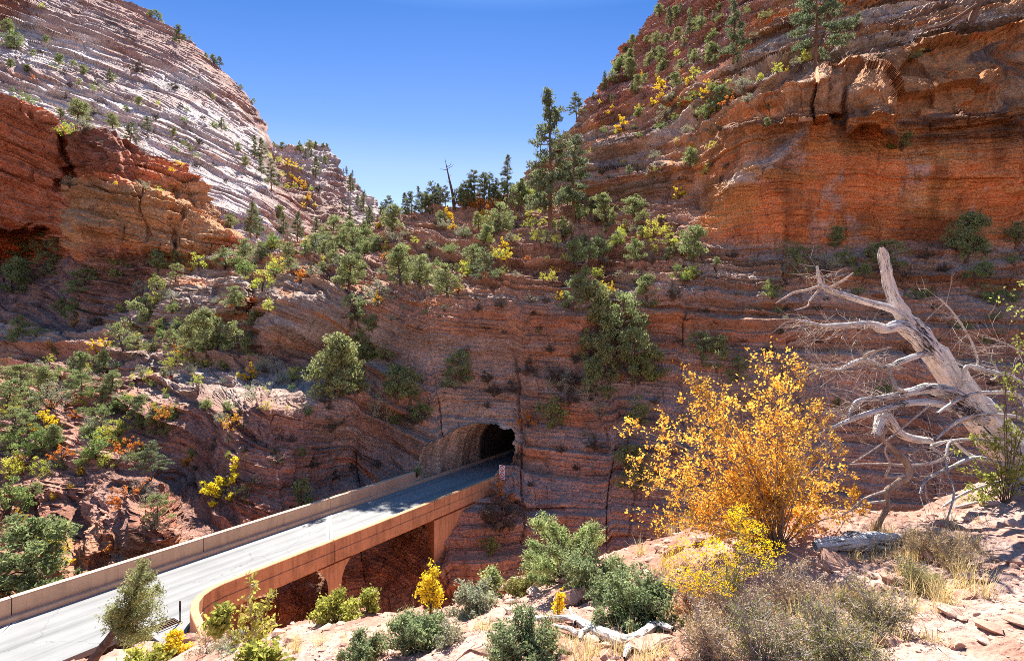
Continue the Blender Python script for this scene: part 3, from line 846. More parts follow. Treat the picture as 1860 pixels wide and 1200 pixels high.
# sign at the tunnel mouth: two white plates, each with a red ring and slash
M_WHITE = plain('sign_white', (0.80, 0.80, 0.78), 0.4)
M_RED = plain('sign_red', (0.55, 0.02, 0.03), 0.4)
M_BLACK = plain('sign_black', (0.015, 0.015, 0.015), 0.5)
sp = np.array(road(41.4, -27.55, 0))
q0 = at(912, 843, 49.0)
sign = empty('road_sign', (q0[0], q0[1], DECK - 0.3), -RA)
tag(sign, 'white twin plate prohibition sign with red rings at the tunnel mouth', 'sign')
mesh_obj('post', *merge([box((0, 0.05, 1.2), 0.06, 0.06, 2.5)]), M_IRON, sign)
for zc, kind in ((2.02, 0), (1.38, 1)):
    pl = mesh_obj('sign_plate', *merge([box((0, 0, zc), 0.62, 0.012, 0.61)]), M_WHITE, sign)
    ring = []
    m_ = 28
    for i in range(m_):
        a0, a1 = 2 * math.pi * i / m_, 2 * math.pi * (i + 1) / m_
        ring.append((np.array([(math.cos(a0) * r_, -0.0095, zc + math.sin(a0) * r_) for r_ in (0.20, 0.27)] + [(math.cos(a1) * r_, -0.0095, zc + math.sin(a1) * r_) for r_ in (0.27, 0.20)]), np.array([(0, 1, 2, 3)])))
    d_ = 0.7071
    ring.append((np.array([(-0.19 * d_ * 1.1 - 0.02, -0.0105, zc + 0.19 * d_ * 1.1 - 0.02), (-0.19 * d_ * 1.1 + 0.02, -0.0105, zc + 0.19 * d_ * 1.1 + 0.02), (0.19 * d_ * 1.1 + 0.02, -0.0105, zc - 0.19 * d_ * 1.1 + 0.02), (0.19 * d_ * 1.1 - 0.02, -0.0105, zc - 0.19 * d_ * 1.1 - 0.02)]), np.array([(0, 1, 2, 3)])))
    mesh_obj('red_ring', *merge(ring), M_RED, pl)
    if kind == 0:                              # walker
        sy = [box((0.0, -0.008, zc + 0.12), 0.05, 0.002, 0.05), box((0.0, -0.008, zc + 0.03), 0.06, 0.002, 0.12), box((-0.03, -0.0082, zc - 0.09), 0.03, 0.002, 0.14), box((0.04, -0.0084, zc - 0.09), 0.03, 0.002, 0.14)]
    else:                                      # bicycle
        sy = []
        for cx_ in (-0.09, 0.09):
            for i in range(12):
                a0, a1 = 2 * math.pi * i / 12, 2 * math.pi * (i + 1) / 12
                sy.append((np.array([(cx_ + math.cos(a0) * r_, -0.008, zc - 0.04 + math.sin(a0) * r_) for r_ in (0.045, 0.065)] + [(cx_ + math.cos(a1) * r_, -0.008, zc - 0.04 + math.sin(a1) * r_) for r_ in (0.065, 0.045)]), np.array([(0, 1, 2, 3)])))
        sy += [box((0, -0.0083, zc + 0.04), 0.14, 0.002, 0.02), box((-0.05, -0.0086, zc), 0.02, 0.002, 0.09), box((0.06, -0.0089, zc + 0.03), 0.02, 0.002, 0.11)]
    mesh_obj('symbol', *merge(sy), M_BLACK, pl)
# ------------------------------------------------------------------ the near rim the viewer stands on
gp_ = []
for t in '1860,1200,2.9 1860,1060,3.9 1860,950,5.3 1860,908,6.6 1600,1000,4.9 1500,960,5.6 1700,940,6.0 1500,1200,3.0 1200,985,6.9 1300,960,6.6 1100,1004,7.2 1200,1200,3.15 1200,1090,4.6 1000,1200,3.6 950,1085,6.5 1000,1056,7.6 800,1112,7.7 700,1100,9.0 700,1200,4.6 500,1200,6.6 560,1124,10.6 470,1163,14 400,1168,17 345,1150,24.4 310,1152,25 200,1195,22.8 100,1215,22.4 250,1202,20.5 330,1185,18.5 400,1215,12.5 930,1085,7.0 640,1095,9.6'.split():
    a_, b_, c_ = map(float, t.split(',')); gp_.append(at(a_, b_, c_))
gp_ += [np.array(p) for p in ((0, 0, -1.65), (3, 0, -1.6), (-3, 0, -2.4), (0, -6, -1.2), (8, -6, -0.6), (-8, -4, -4.5), (8, 2, -1.2), (12, 8, -1.5), (18, 5, 0), (-14, 0, -8.5), (-18, 12, -12.0), (-30, 10, -13.9), (-24, 18, -14.0), (-30, 0, -12), (20, -15, 2), (-20, -15, -8), (-10, 7, -7.6))]
gp_ = np.array(gp_)
ground_rbf = RBF(gp_[:, :2], gp_[:, 2], 6.0)
RIM = np.array([(-60, 20.5), (-28.5, 7.0), (-23.5, 14.8), (-18.6, 23.3), (-16.4, 25.2), (-13.9, 24.3), (-9.2, 17.2), (-6.6, 14.2), (-4.0, 10.8), (-2.8, 9.75), (-2.1, 9.2), (-1.0, 7.95), (0.05, 7.2), (0.55, 7.75), (1.25, 7.4), (1.9, 7.05), (2.5, 6.8), (3.8, 6.5), (5.0, 6.55), (6.2, 6.75), (9, 7.8), (20, 9), (60, 12)])
def rim_signed(x, y):
    """distance beyond the rim edge (positive = over the drop)"""
    p = np.stack([x, y], -1).reshape(-1, 2)
    best = np.full(len(p), 1e9); sg = np.zeros(len(p))
    for a_, b_ in zip(RIM[:-1], RIM[1:]):
        ab = b_ - a_
        t = np.clip(((p - a_) @ ab) / (ab @ ab), 0, 1)
        q = p - (a_ + t[:, None] * ab)
        d_ = np.linalg.norm(q, axis=1)
        cr = ab[0] * (p[:, 1] - a_[1]) - ab[1] * (p[:, 0] - a_[0])
        m = d_ < best - 1e-9
        best[m] = d_[m]; sg[m] = np.sign(cr[m])
    return (best * sg).reshape(np.shape(x))
def ground_base(x, y):
    x = np.asarray(x, float); y = np.asarray(y, float)
    return ground_rbf(np.stack([x.ravel(), y.ravel()], 1)).reshape(x.shape)
def ground_z(x, y, fine=True):
    x = np.asarray(x, float); y = np.asarray(y, float)
    z = ground_base(x, y)
    r_ = np.hypot(x, y)
    z = z + 0.16 * fbm(x / 2.3, y / 2.3, 0 * x, 3, 700) * np.clip(r_ / 6, 0.2, 1.2)
    # thin slabs of bedrock breaking the slope into steps
    q = (z + 0.15 * fbm(x / 1.7, y / 1.7, 0 * x, 3, 720)) / 0.22
    f = q - np.floor(q)
    rock = sstep(-0.15, 0.35, fbm(x / 2.6 + 4, y / 2.6, 0 * x, 3, 730))
    z = z + rock * 0.22 * (sstep(0.6, 0.9, f) - f)
    if fine:
        z = z + 0.022 * fbm(x / 0.22, y / 0.22, 0 * x, 4, 740, 0.62) + 0.010 * np.abs(fbm(x / 0.06, y / 0.06, 0 * x, 2, 750))
    dd = rim_signed(x, y) + 0.35 * fbm(x / 1.2, y / 1.2, 0 * x, 3, 760)
    over = np.maximum(dd, 0)
    drop = np.minimum(over * 1.9, 24) + 0.6 * sstep(0, 0.3, over)
    step_ = 0.5 * (np.sin(drop * 3.0 + 2 * noise3(x, y, 0 * x, 771)))
    return z - drop - step_ * sstep(0.2, 1, over) * 0.5
ang = np.concatenate([np.arange(-50, 50, 0.115), np.arange(50, 310, 2.0)])
rr = np.exp(np.arange(math.log(0.5), math.log(34), 0.0052))
AG, RG = np.meshgrid(np.radians(ang), rr, indexing='xy')
gx, gy = np.sin(AG) * RG, np.cos(AG) * RG
gz = ground_z(gx, gy)
rw = np.stack([gx, gy], -1)
s_, n_, _h = to_road(np.stack([gx, gy, gz], -1))
paved = (n_ < -28.55) | ((s_ > 12.3) & (n_ < -25.5) & (s_ < 17))
gz = np.where(paved, np.minimum(gz, DECK - 0.35), gz)
def sandy():
    k = Nodes('sandy_rim_ground')
    pos = k.n('NewGeometry').outputs['Position']; nrm = k.n('NewGeometry').outputs['Normal']
    sep = k.n('SeparateXYZ'); k.l(nrm, sep.inputs[0])
    n1 = k.noise(pos, 0.55, 6, 0.65); n2 = k.noise(pos, 4.5, 6, 0.7); n3 = k.noise(pos, 38.0, 4, 0.75)
    c = k.ramp(n1, [(0.32, (0.26, 0.115, 0.078)), (0.46, (0.34, 0.185, 0.135)), (0.58, (0.43, 0.285, 0.23)), (0.72, (0.31, 0.155, 0.11))])
    c = k.mix(0.6, c, k.mix(1.0, c, k.ramp(n2, [(0.3, 0.62), (0.5, 1.0), (0.7, 1.22)]), 'MULTIPLY'))
    c = k.mix(0.6, c, k.mix(1.0, c, k.ramp(n3, [(0.32, 0.5), (0.5, 1.0), (0.68, 1.35)]), 'MULTIPLY'))
    red = k.ramp(sep.outputs[2], [(0.45, 1.0), (0.8, 0.0)])
    c = k.mix(k.math('MULTIPLY', red, 0.75), c, (0.40, 0.17, 0.10))
    k.l(c, k.b.inputs['Base Color']); k.b.inputs['Roughness'].default_value = 0.95
    k.l(k.bump(n3, 0.5, 0.012, k.bump(n2, 0.7, 0.06)), k.b.inputs['Normal'])
    return k.m
M_SAND = sandy()
na = len(ang)
idx = np.arange(len(rr) * na, dtype=np.int32).reshape(len(rr), na)
nxt = np.roll(idx, -1, 1)
gf = np.stack([idx[:-1], idx[1:], nxt[1:], nxt[:-1]], -1).reshape(-1, 4)
ground = mesh_obj('ground', np.stack([gx, gy, gz], -1).reshape(-1, 3), gf, M_SAND, smooth=False)
tag(ground, kind='structure')
def on_ground(x, y):
    return np.array((x, y, float(ground_z(np.array([x]), np.array([y]))[0])))
def rim_spot(px, py):
    """first place where the sight line through (px, py) meets the near rim"""
    d_ = np.exp(np.linspace(math.log(1.5), math.log(32), 700))
    P_ = np.stack([(px - CX) / F * d_, d_, (CY - py) / F * d_], -1)
    g_ = ground_z(P_[:, 0], P_[:, 1], False)
    hit = np.where(P_[:, 2] < g_)[0]
    if len(hit) == 0: return None
    return P_[hit[0]]
# ------------------------------------------------------------------ plants: materials and builders
def leaf_mat(name, col, trans=0.3, var=0.35, hue=0.02):
    k = Nodes(name)
    a_ = k.attr('leaf').outputs['Fac']
    oi = k.n('ObjectInfo')
    hs_ = k.n('HueSaturation')
    k.l(k.math('MULTIPLY_ADD', oi.outputs['Random'], hue * 2, 0.5 - hue), hs_.inputs['Hue'])
    k.l(k.math('MULTIPLY_ADD', a_, var * 2, 1.0 - var), hs_.inputs['Value'])
    hs_.inputs['Color'].default_value = (*col, 1)
    c = k.mix(k.math('MULTIPLY', a_, 0.35), hs_.outputs[0], k.mix(1.0, hs_.outputs[0], (1.25, 1.12, 0.75), 'MULTIPLY'))
    d_ = k.n('BsdfDiffuse'); t_ = k.n('BsdfTranslucent'); m_ = k.n('MixShader')
    k.l(c, d_.inputs['Color']); k.l(c, t_.inputs['Color']); m_.inputs[0].default_value = trans
    k.l(d_.outputs[0], m_.inputs[1]); k.l(t_.outputs[0], m_.inputs[2])
    k.l(m_.outputs[0], k.out.inputs['Surface'])
    return k.m
def bark_mat(name, c1, c2, scale=30.0):
    k = Nodes(name)
    pos = k.n('TexCoord').outputs['Object']
    n1 = k.noise(k.scaled(pos, (1, 1, 0.25)), scale, 5, 0.7); n2 = k.noise(pos, scale * 0.2, 3, 0.6)
    c = k.ramp(k.math('ADD', k.math('MULTIPLY', n1, 0.6), k.math('MULTIPLY', n2, 0.4)), [(0.36, c1), (0.62, c2)])
    k.l(c, k.b.inputs['Base Color']); k.b.inputs['Roughness'].default_value = 0.95
    k.l(k.bump(n1, 0.6, 0.02), k.b.inputs['Normal'])
    return k.m
LM = {
    'P': leaf_mat('pine_needles', (0.18, 0.215, 0.125), 0.4),
    'J': leaf_mat('pinyon_foliage', (0.27, 0.31, 0.145), 0.4),
    'G': leaf_mat('green_leaves', (0.22, 0.285, 0.10), 0.4),
    'L': leaf_mat('lime_leaves', (0.48, 0.50, 0.10), 0.4),
    'S': leaf_mat('sage_leaves', (0.34, 0.36, 0.25), 0.3),
    'Y': leaf_mat('yellow_leaves', (0.74, 0.56, 0.05), 0.4),
    'O': leaf_mat('orange_leaves', (0.58, 0.27, 0.055), 0.4),
    'D': leaf_mat('dry_twigs', (0.11, 0.095, 0.075), 0.1),
}
BARK = bark_mat('grey_brown_bark', (0.05, 0.035, 0.028), (0.17, 0.12, 0.095))
BARK_RED = bark_mat('ponderosa_bark', (0.10, 0.05, 0.03), (0.30, 0.16, 0.10))
BARK_GREY = bark_mat('bleached_wood', (0.22, 0.19, 0.17), (0.58, 0.53, 0.48))

def tube(pts, rad, sides=6, cap=True):
    p = np.asarray(pts, float); n = len(p)
    r_ = np.broadcast_to(np.asarray(rad, float), (n,))
    t = np.gradient(p, axis=0); t /= np.maximum(np.linalg.norm(t, axis=1, keepdims=True), 1e-9)
    up = np.array((0.13, 0.21, 1.0)) if abs(t[0, 2]) < 0.9 else np.array((1.0, 0.2, 0.1))
    u = np.cross(t, up); u /= np.maximum(np.linalg.norm(u, axis=1, keepdims=True), 1e-9)
    v = np.cross(t, u)
    a_ = np.linspace(0, 2 * np.pi, sides, endpoint=False)
    V = (p[:, None] + r_[:, None, None] * (np.cos(a_)[None, :, None] * u[:, None] + np.sin(a_)[None, :, None] * v[:, None])).reshape(-1, 3)
    i = np.arange(n - 1)[:, None] * sides; j = np.arange(sides)[None]
    f = np.stack([i + j, i + (j + 1) % sides, i + sides + (j + 1) % sides, i + sides + j], -1).reshape(-1, 4)
    return V, [f]

def leaves(cent, nrm, ln, wd, var, seed, flat=0.0):
    """diamond leaf at each centre; long axis random about nrm."""
    g = np.random.default_rng(seed); n = len(cent)
    d_ = g.normal(size=(n, 3)); d_ /= np.linalg.norm(d_, axis=1, keepdims=True)
    d_ = d_ * (1 - flat) + nrm * flat; d_ /= np.maximum(np.linalg.norm(d_, axis=1, keepdims=True), 1e-6)
    s = np.cross(d_, g.normal(size=(n, 3))); s /= np.maximum(np.linalg.norm(s, axis=1, keepdims=True), 1e-6)
    L = (ln * g.uniform(0.6, 1.3, n))[:, None]; W = (wd * g.uniform(0.6, 1.3, n))[:, None]
    V = np.stack([cent - d_ * L * 0.5, cent + s * W * 0.5, cent + d_ * L * 0.5, cent - s * W * 0.5], 1).reshape(-1, 3)
    f = np.arange(n * 4).reshape(n, 4)
    return V, f, np.repeat(var, 4)

def crown_mesh(name, clumps, per, ln, wd, mat, seed, shell=0.5, flat=0.45, squash=0.8):
    g = np.random.default_rng(seed)
    C_, N_, A_ = [], [], []
    for (x, y, z, r_) in clumps:
        k = max(3, int(per * g.uniform(0.7, 1.3)))
        d_ = g.normal(size=(k, 3)); d_ /= np.linalg.norm(d_, axis=1, keepdims=True)
        q = d_ * (r_ * g.uniform(shell, 1.0, k) ** 0.6)[:, None]; q[:, 2] *= squash
        C_.append(q + (x, y, z)); N_.append(d_ * 0.6 + (0, 0, 0.6))
        A_.append(np.clip(g.uniform(0.15, 0.85) + g.normal(0, 0.16, k), 0, 1))
    V, f, a_ = leaves(np.concatenate(C_), np.concatenate(N_), ln, wd, np.concatenate(A_), seed + 1, flat)
    me = mesh_obj(name, V, f, mat)
    point_attr(me, 'leaf', a_)
    return me

def take(o):                                   # keep the mesh, drop the carrier object
    me = o.data
    bpy.data.objects.remove(o)
    return me

def proto_juniper(seed, mat, tall=1.0):
    g = np.random.default_rng(seed)
    parts = []; cl = []
    nl = g.integers(4, 7)
    lean = g.normal(0, 0.05, 2)
    main = [(0, 0, -0.08), (lean[0] * .4, lean[1] * .4, 0.15), (lean[0], lean[1], 0.35), (lean[0] * 1.5, lean[1] * 1.5, 0.62), (lean[0] * 2, lean[1] * 2, 0.9)]
    parts.append(tube(main, [0.045, 0.034, 0.026, 0.014, 0.004], 6))
    for i in range(int(nl * 7)):
        z0 = g.uniform(0.04, 0.85); a_ = g.uniform(0, 6.283)
        rx = 0.37 * math.sin(min(1, (1.04 - z0) / 0.62) * 1.45) * g.uniform(0.35, 1.25) * tall
        b = np.array((lean[0] * z0 * 2, lean[1] * z0 * 2, z0))
        e_ = b + np.array((math.cos(a_) * rx, math.sin(a_) * rx, g.uniform(0.02, 0.18)))
        m_ = (b + e_) / 2 + g.normal(0, 0.02, 3)
        parts.append(tube([b, m_, e_], [0.013, 0.008, 0.003], 4))
        for q in range(g.integers(2, 4)):
            c = e_ * (1 - 0.22 * q) + b * 0.22 * q + g.normal(0, 0.03, 3)
            cl.append((c[0], c[1], min(c[2], 0.97), g.uniform(0.05, 0.125)))
    for i in range(5):
        cl.append((lean[0] * 2 + g.normal(0, 0.03), lean[1] * 2 + g.normal(0, 0.03), g.uniform(0.86, 0.97), 0.05))
    tr = take(mesh_obj('trunk', *merge(parts), BARK))
    cr = take(crown_mesh('crown', cl, 62, 0.046, 0.021, mat, seed + 5))
    return tr, cr

def proto_pine(seed, mat, bare=0.2, spread=0.2, dens=1.0):
    g = np.random.default_rng(seed)
    parts = []; cl = []
    bend = g.normal(0, 0.015, 2)
    zs = np.linspace(-0.03, 1, 9)
    axis = lambda z: np.array((bend[0] * math.sin(z * 3), bend[1] * math.sin(z * 2.3), z))
    parts.append(tube([axis(z) for z in zs], np.interp(zs, [0, 0.5, 1], [0.020, 0.013, 0.002]), 7))
    n = int(64 * dens)
    for i in range(n):
        z0 = bare + (0.985 - bare) * (i + g.uniform(0, 1)) / n
        t = (z0 - bare) / (1 - bare)
        rl = spread * (0.10 + (1 - t) ** 0.75 * (0.55 + 0.45 * min(1, t * 5 + 0.3))) * g.uniform(0.55, 1.2)
        a_ = g.uniform(0, 6.283)
        b = axis(z0)
        dr = -0.12 + 0.5 * t
        e_ = b + np.array((math.cos(a_) * rl, math.sin(a_) * rl, rl * dr + g.normal(0, 0.01)))
        m_ = (b + e_) / 2 + (0, 0, -0.012)
        parts.append(tube([b, m_, e_], [0.005, 0.0035, 0.0015], 4))
        k = max(2, int(rl / 0.03))
        for q in range(k):
            f_ = 0.35 + 0.65 * (q + 0.6) / k
            c = b * (1 - f_) + e_ * f_ + g.normal(0, 0.010, 3)
            cl.append((c[0], c[1], c[2] + 0.006, g.uniform(0.026, 0.046)))
    tr = take(mesh_obj('trunk', *merge(parts), BARK_RED))
    cr = take(crown_mesh('crown', cl, 24, 0.032, 0.0105, mat, seed + 3, shell=0.2, flat=0.35, squash=0.75))
    return tr, cr

def proto_bush(seed, mat, aspect=1.3, ncl=46, per=30, ln=0.075, wd=0.04, bark=BARK, open_=0.0):
    g = np.random.default_rng(seed)
    parts = []; cl = []
    for i in range(ncl):
        a_ = g.uniform(0, 6.283); el = math.asin(g.uniform(0.05, 1.0))
        rr_ = g.uniform(0.55, 1.0) ** 0.7
        e_ = np.array((math.cos(a_) * math.cos(el) * 0.5 * aspect, math.sin(a_) * math.cos(el) * 0.5 * aspect, 0.10 + math.sin(el) * 0.82)) * rr_
        e_ *= 1 + g.normal(0, 0.2)
        m_ = e_ * (0.42, 0.42, 0.6) + g.normal(0, 0.03, 3)
        if i % 2 == 0 or open_:
            parts.append(tube([(g.normal(0, .02), g.normal(0, .02), -0.08), m_, e_], [0.014, 0.009, 0.003], 4))
        cl.append((*e_, g.uniform(0.10, 0.18) * (1 - 0.35 * open_)))
        if open_:
            cl.append((*(e_ * 0.6 + m_ * 0.4), 0.07))
    tr = take(mesh_obj('stems', *merge(parts), bark))
    cr = take(crown_mesh('foliage', cl, per, ln, wd, mat, seed + 9, shell=0.3, flat=0.3))
    return tr, cr

def proto_snag(seed):
    g = np.random.default_rng(seed)
    parts = [tube([(0, 0, -0.05), (0.02, 0, 0.3), (0.0, 0.01, 0.65), (-0.02, 0, 1.0)], [0.035, 0.028, 0.016, 0.003], 6)]
    for i in range(9):
        z0 = g.uniform(0.3, 0.85); a_ = g.uniform(0, 6.283); l_ = g.uniform(0.05, 0.16)
        parts.append(tube([(0, 0, z0), (math.cos(a_) * l_ * .6, math.sin(a_) * l_ * .6, z0 + 0.02), (math.cos(a_) * l_, math.sin(a_) * l_, z0 + g.uniform(0, .09))], [0.008, 0.005, 0.002], 4))
    return take(mesh_obj('trunk', *merge(parts), BARK_GREY)), None

PROTO = {}
PROTO['J'] = [proto_juniper(100 + i, LM['J'], t) for i, t in enumerate((1.0, 1.2, 0.8, 1.05, 1.3))]
PROTO['P'] = [proto_pine(200 + i, LM['P'], b, s, d_) for i, (b, s, d_) in enumerate(((0.16, 0.25, 1.1), (0.10, 0.21, 1.0), (0.22, 0.24, 0.8)))]
PROTO['T'] = [proto_pine(230 + i, LM['P'], b, s, d_) for i, (b, s, d_) in enumerate(((0.24, 0.38, 0.95), (0.18, 0.42, 0.9), (0.28, 0.36, 0.8)))]
PROTO['G'] = [proto_bush(300 + i, LM['G'], a_) for i, a_ in enumerate((1.2, 1.5, 1.0))]
PROTO['L'] = [proto_bush(310 + i, LM['L'], a_, 30, 26, 0.08, 0.045) for i, a_ in enumerate((1.3, 1.0))]
PROTO['S'] = [proto_bush(320 + i, LM['S'], a_, 50, 32, 0.06, 0.028) for i, a_ in enumerate((1.5, 1.3))]
PROTO['Y'] = [proto_bush(330 + i, LM['Y'], a_, 26, 20, 0.085, 0.05, open_=1.0) for i, a_ in enumerate((1.2, 1.0))]
PROTO['O'] = [proto_bush(340 + i, LM['O'], a_, 26, 18, 0.08, 0.045, open_=1.0) for i, a_ in enumerate((1.4, 1.1))]
PROTO['D'] = [proto_bush(350 + i, LM['D'], a_, 40, 30, 0.10, 0.016, open_=1.0) for i, a_ in enumerate((1.4, 1.2))]
PROTO['K'] = [proto_snag(360), proto_snag(361)]
NAME = dict(J='pinyon_tree', P='pine_tree', T='pine_tree', G='green_bush', L='lime_bush', S='sage_bush', Y='yellow_bush', O='orange_bush', D='scrub_bush', K='dead_tree')
CAT = dict(J='tree', P='tree', T='tree', G='bush', L='bush', S='bush', Y='bush', O='bush', D='bush', K='dead tree')
LOOK = dict(J='rounded grey green pinyon', P='tapering dark conifer', T='open crowned pine', G='dense green bush', L='yellow green bush', S='silvery sage bush',
            Y='bright yellow autumn bush', O='orange brown autumn bush', D='dark twiggy scrub bush', K='bare dead snag')
PLURAL = dict(J='pinyon trees', P='conifers', T='open pines', G='green bushes', L='yellow green bushes', S='sage bushes', Y='yellow bushes', O='orange bushes', D='dark scrub bushes', K='dead snags')
MARKS = [(870, 800, 'the tunnel mouth'), (1000, 300, 'the tall ponderosa'), (815, 340, 'the leaning dead spire'), (60, 455, 'the dark hollow under the butte'),
         (255, 390, 'the buff hump of the butte'), (125, 245, 'the notch in the butte rim'), (190, 130, 'the pale slickrock slope'), (310, 70, 'the brow of the pale mountain'),
         (590, 275, 'the far red peak'), (545, 330, 'the far yellow gully'), (470, 290, 'the end of the pale mountain'), (475, 570, 'the rounded overhang'), (360, 530, 'the boxy outcrop'),
         (250, 920, 'the undercut orange buttress'), (420, 700, 'the pale slab apron'), (120, 560, 'the shaded butte foot'), (40, 740, 'the wooded gully'), (180, 780, 'the bushy boulder slope'),
         (1110, 600, 'the big pinyon on the wall'), (815, 440, 'the red rock pillar'), (990, 470, 'the pale talus fan'), (1200, 450, 'the end of the red cliff'), (1480, 460, 'the foot of the red cliff'),
         (1780, 480, 'the shaded ledge below the red cliff'), (1500, 170, 'the split prow of the cliff'), (1150, 260, 'the pale rock ledges'), (1190, 60, 'the pinkish high crag'), (1330, 60, 'the lone conifer on the ledge'),
         (1310, 185, 'the bushy cliff terrace'), (640, 640, 'the ledge above the slanting beds'), (880, 600, 'the bare middle wall'), (1320, 660, 'the wall behind the orange bush'), (560, 470, 'the wooded saddle'),
         (40, 1010, 'the far bridge parapet'), (520, 890, 'the slanting beds beside the bridge'), (910, 950, 'the bridge abutment'), (710, 740, 'the grey rock above the tunnel'), (1600, 80, 'the banded upper cliff'), (1240, 300, 'the broken cliff corner')]
ORD = ['first', 'second', 'third', 'fourth', 'fifth', 'sixth', 'seventh', 'eighth', 'ninth', 'tenth', 'eleventh', 'twelfth', 'thirteenth', 'fourteenth', 'fifteenth', 'sixteenth', 'seventeenth', 'eighteenth', 'nineteenth', 'twentieth', 'twenty-first', 'twenty-second', 'twenty-third', 'twenty-fourth', 'twenty-fifth', 'twenty-sixth', 'twenty-seventh', 'twenty-eighth', 'twenty-ninth', 'thirtieth', 'thirty-first', 'thirty-second']

def layer_spot(px, py):
    j = lambda L: float(np.interp(px, L.xs, L.top))
    order = []
    if py >= j(L1) - 6: order.append(L1)
    if px < 460 and py >= j(L2) - 5: order.append(L2)
    if px < 545 and py >= j(L3) - 6: order.append(L3)
    if px > 430 and px < 755: order.append(L4)
    order += [L3, L1]
    for L in order:
        if L.xs[0] <= px <= L.xs[-1]:
            s_ = L.spot(px, py)
            if s_ is not None: return s_
    return None

RECS = []
def plants(txt):
    for t in txt.split():
        q = t.split(',')
        RECS.append((float(q[0]), float(q[1]), float(q[2]), q[3], float(q[4]) if len(q) > 4 else 1.0))
# ------------------------------------------------------------------ where the plants of the canyon stand (column, row of the foot, height, kind)
# pale mountain and its skyline
plants('272,30,14,J 290,37,20,J 325,77,36,T 345,72,8,J 388,113,16,J 397,117,20,T 373,103,9,J 238,8,9,K 460,182,11,J 437,160,9,J 75,20,12,L 15,58,24,J 25,88,34,J 105,115,20,J 50,130,15,J 60,140,8,O 152,133,20,J 135,118,11,J 198,148,28,P 145,152,13,J 248,128,24,D 250,190,18,J 287,190,9,L 205,230,27,J 145,215,38,J,1.2 167,237,26,S 128,247,26,L 60,193,22,G 90,215,14,L 98,225,11,L 108,238,10,L 108,200,7,L 247,253,38,T 268,237,28,T 293,280,28,K 318,300,14,Y 308,310,9,Y 350,273,11,J 360,300,13,D 405,237,26,T 337,223,12,J 313,247,15,J 357,260,15,D 390,180,11,J 353,163,12,D 315,160,18,D 423,273,15,J 463,284,42,P 477,293,46,P 470,318,34,P 497,345,60,P 440,300,18,J 85,75,14,J 20,120,16,J 230,200,12,J 280,215,14,D 330,195,10,D 370,215,12,D 415,330,12,D 390,300,11,D 170,165,11,G 60,100,12,J')
plants('30,185,14,L 70,205,12,Y 115,215,16,J 170,205,14,S 120,240,14,Y 187,253,9,D 260,343,20,S 220,333,8,Y 250,317,7,O 155,337,22,D 138,298,11,D 217,313,10,D 190,290,9,D 285,345,10,L 345,330,10,D')
# far mountain
plants('498,264,10,J 512,272,13,J 545,276,17,J 561,269,17,J 572,266,13,J 584,268,10,J 591,270,9,J 554,290,22,P 573,323,42,P 564,286,18,P 592,296,15,J 629,310,18,P 638,314,15,P 622,306,12,P 633,348,36,P 654,343,12,P 666,342,8,P 658,384,40,P 634,408,36,P 522,298,13,Y 534,304,11,Y 548,311,11,L 531,322,13,Y 543,335,15,Y 535,340,11,L 551,342,13,Y 564,344,9,L 557,364,15,Y 550,376,11,Y 571,376,9,Y 522,340,10,L 498,287,12,L 508,293,11,L 510,318,10,L 645,372,22,P 620,380,20,P 580,345,14,D 545,262,10,P')
# saddle and tree line
plants('453,428,66,P 472,430,66,P 411,412,28,J 515,395,26,J 522,428,46,P 543,436,54,P 575,442,50,P 603,440,52,J 620,446,28,J 500,446,26,J 660,446,46,J 678,420,42,P 568,446,18,L 689,412,18,Y 706,396,44,T 720,420,50,J 748,394,48,T 785,386,60,T 772,382,28,J 803,380,40,T 827,378,36,T 842,380,52,T 864,372,66,T 880,372,62,T 898,370,36,T 925,352,74,P 914,366,38,J 940,376,54,J 848,378,22,O 872,382,30,O 900,378,20,O 878,392,16,Y 817,396,22,Y 822,417,15,Y 937,398,14,Y 960,396,20,L 963,370,30,L 904,422,56,J 870,414,30,J 878,452,44,J 868,478,30,J 725,479,38,J 712,448,32,S 740,430,16,S 802,400,20,J 823,457,20,G 934,412,14,D 981,434,15,L 799,414,11,G 767,386,13,L 640,455,30,J 650,470,20,S 590,462,30,J 560,466,28,J 530,468,30,J 480,470,34,J 455,468,36,J 610,478,26,J 500,485,18,L 545,490,16,S 580,492,20,J 625,500,22,L 690,448,24,J 760,440,12,L 845,430,18,G 895,440,16,L 950,440,12,L 925,460,10,D 960,470,10,O 700,470,16,O 775,470,14,D 800,480,14,G 850,500,16,L 910,500,18,G 940,500,12,S 745,458,12,L')
plants('735,392,46,P 760,384,52,P 795,380,46,P 812,378,40,T 835,376,44,P 855,372,50,P 890,368,54,T 905,366,46,P 950,366,40,P 695,400,36,P 672,410,40,P 848,374,34,J 780,384,34,J')
plants('999,408,250,P,0.8 1043,396,152,P 1046,216,52,T 1020,215,30,T 1053,399,36,J 1103,402,54,J 1154,390,40,J,1.4 1023,422,28,G 1194,430,34,L 1161,472,44,J 1089,465,44,J 1040,480,48,J 1063,479,38,J 1126,444,26,J 1257,472,64,J 1213,470,24,J 1186,452,22,L 1040,557,60,J 1178,557,62,J 1107,530,20,Y 1090,522,16,Y 1247,507,20,L 985,507,15,L 1004,490,11,Y 1014,492,9,Y 983,482,13,S 977,434,22,L 1005,438,12,L 1233,357,22,Y 1178,352,12,O 1219,542,30,D 1014,542,16,Y 1080,500,14,L 1130,505,16,S 1145,490,12,D 1100,480,14,S 1230,490,14,G 1010,455,14,S 1060,440,12,D 1110,455,16,G 1075,380,26,J 1030,370,30,J 985,385,30,L 970,410,18,L 955,360,30,J 990,425,12,L 1140,420,14,L 1170,410,12,D 1205,405,14,D 975,345,34,J')
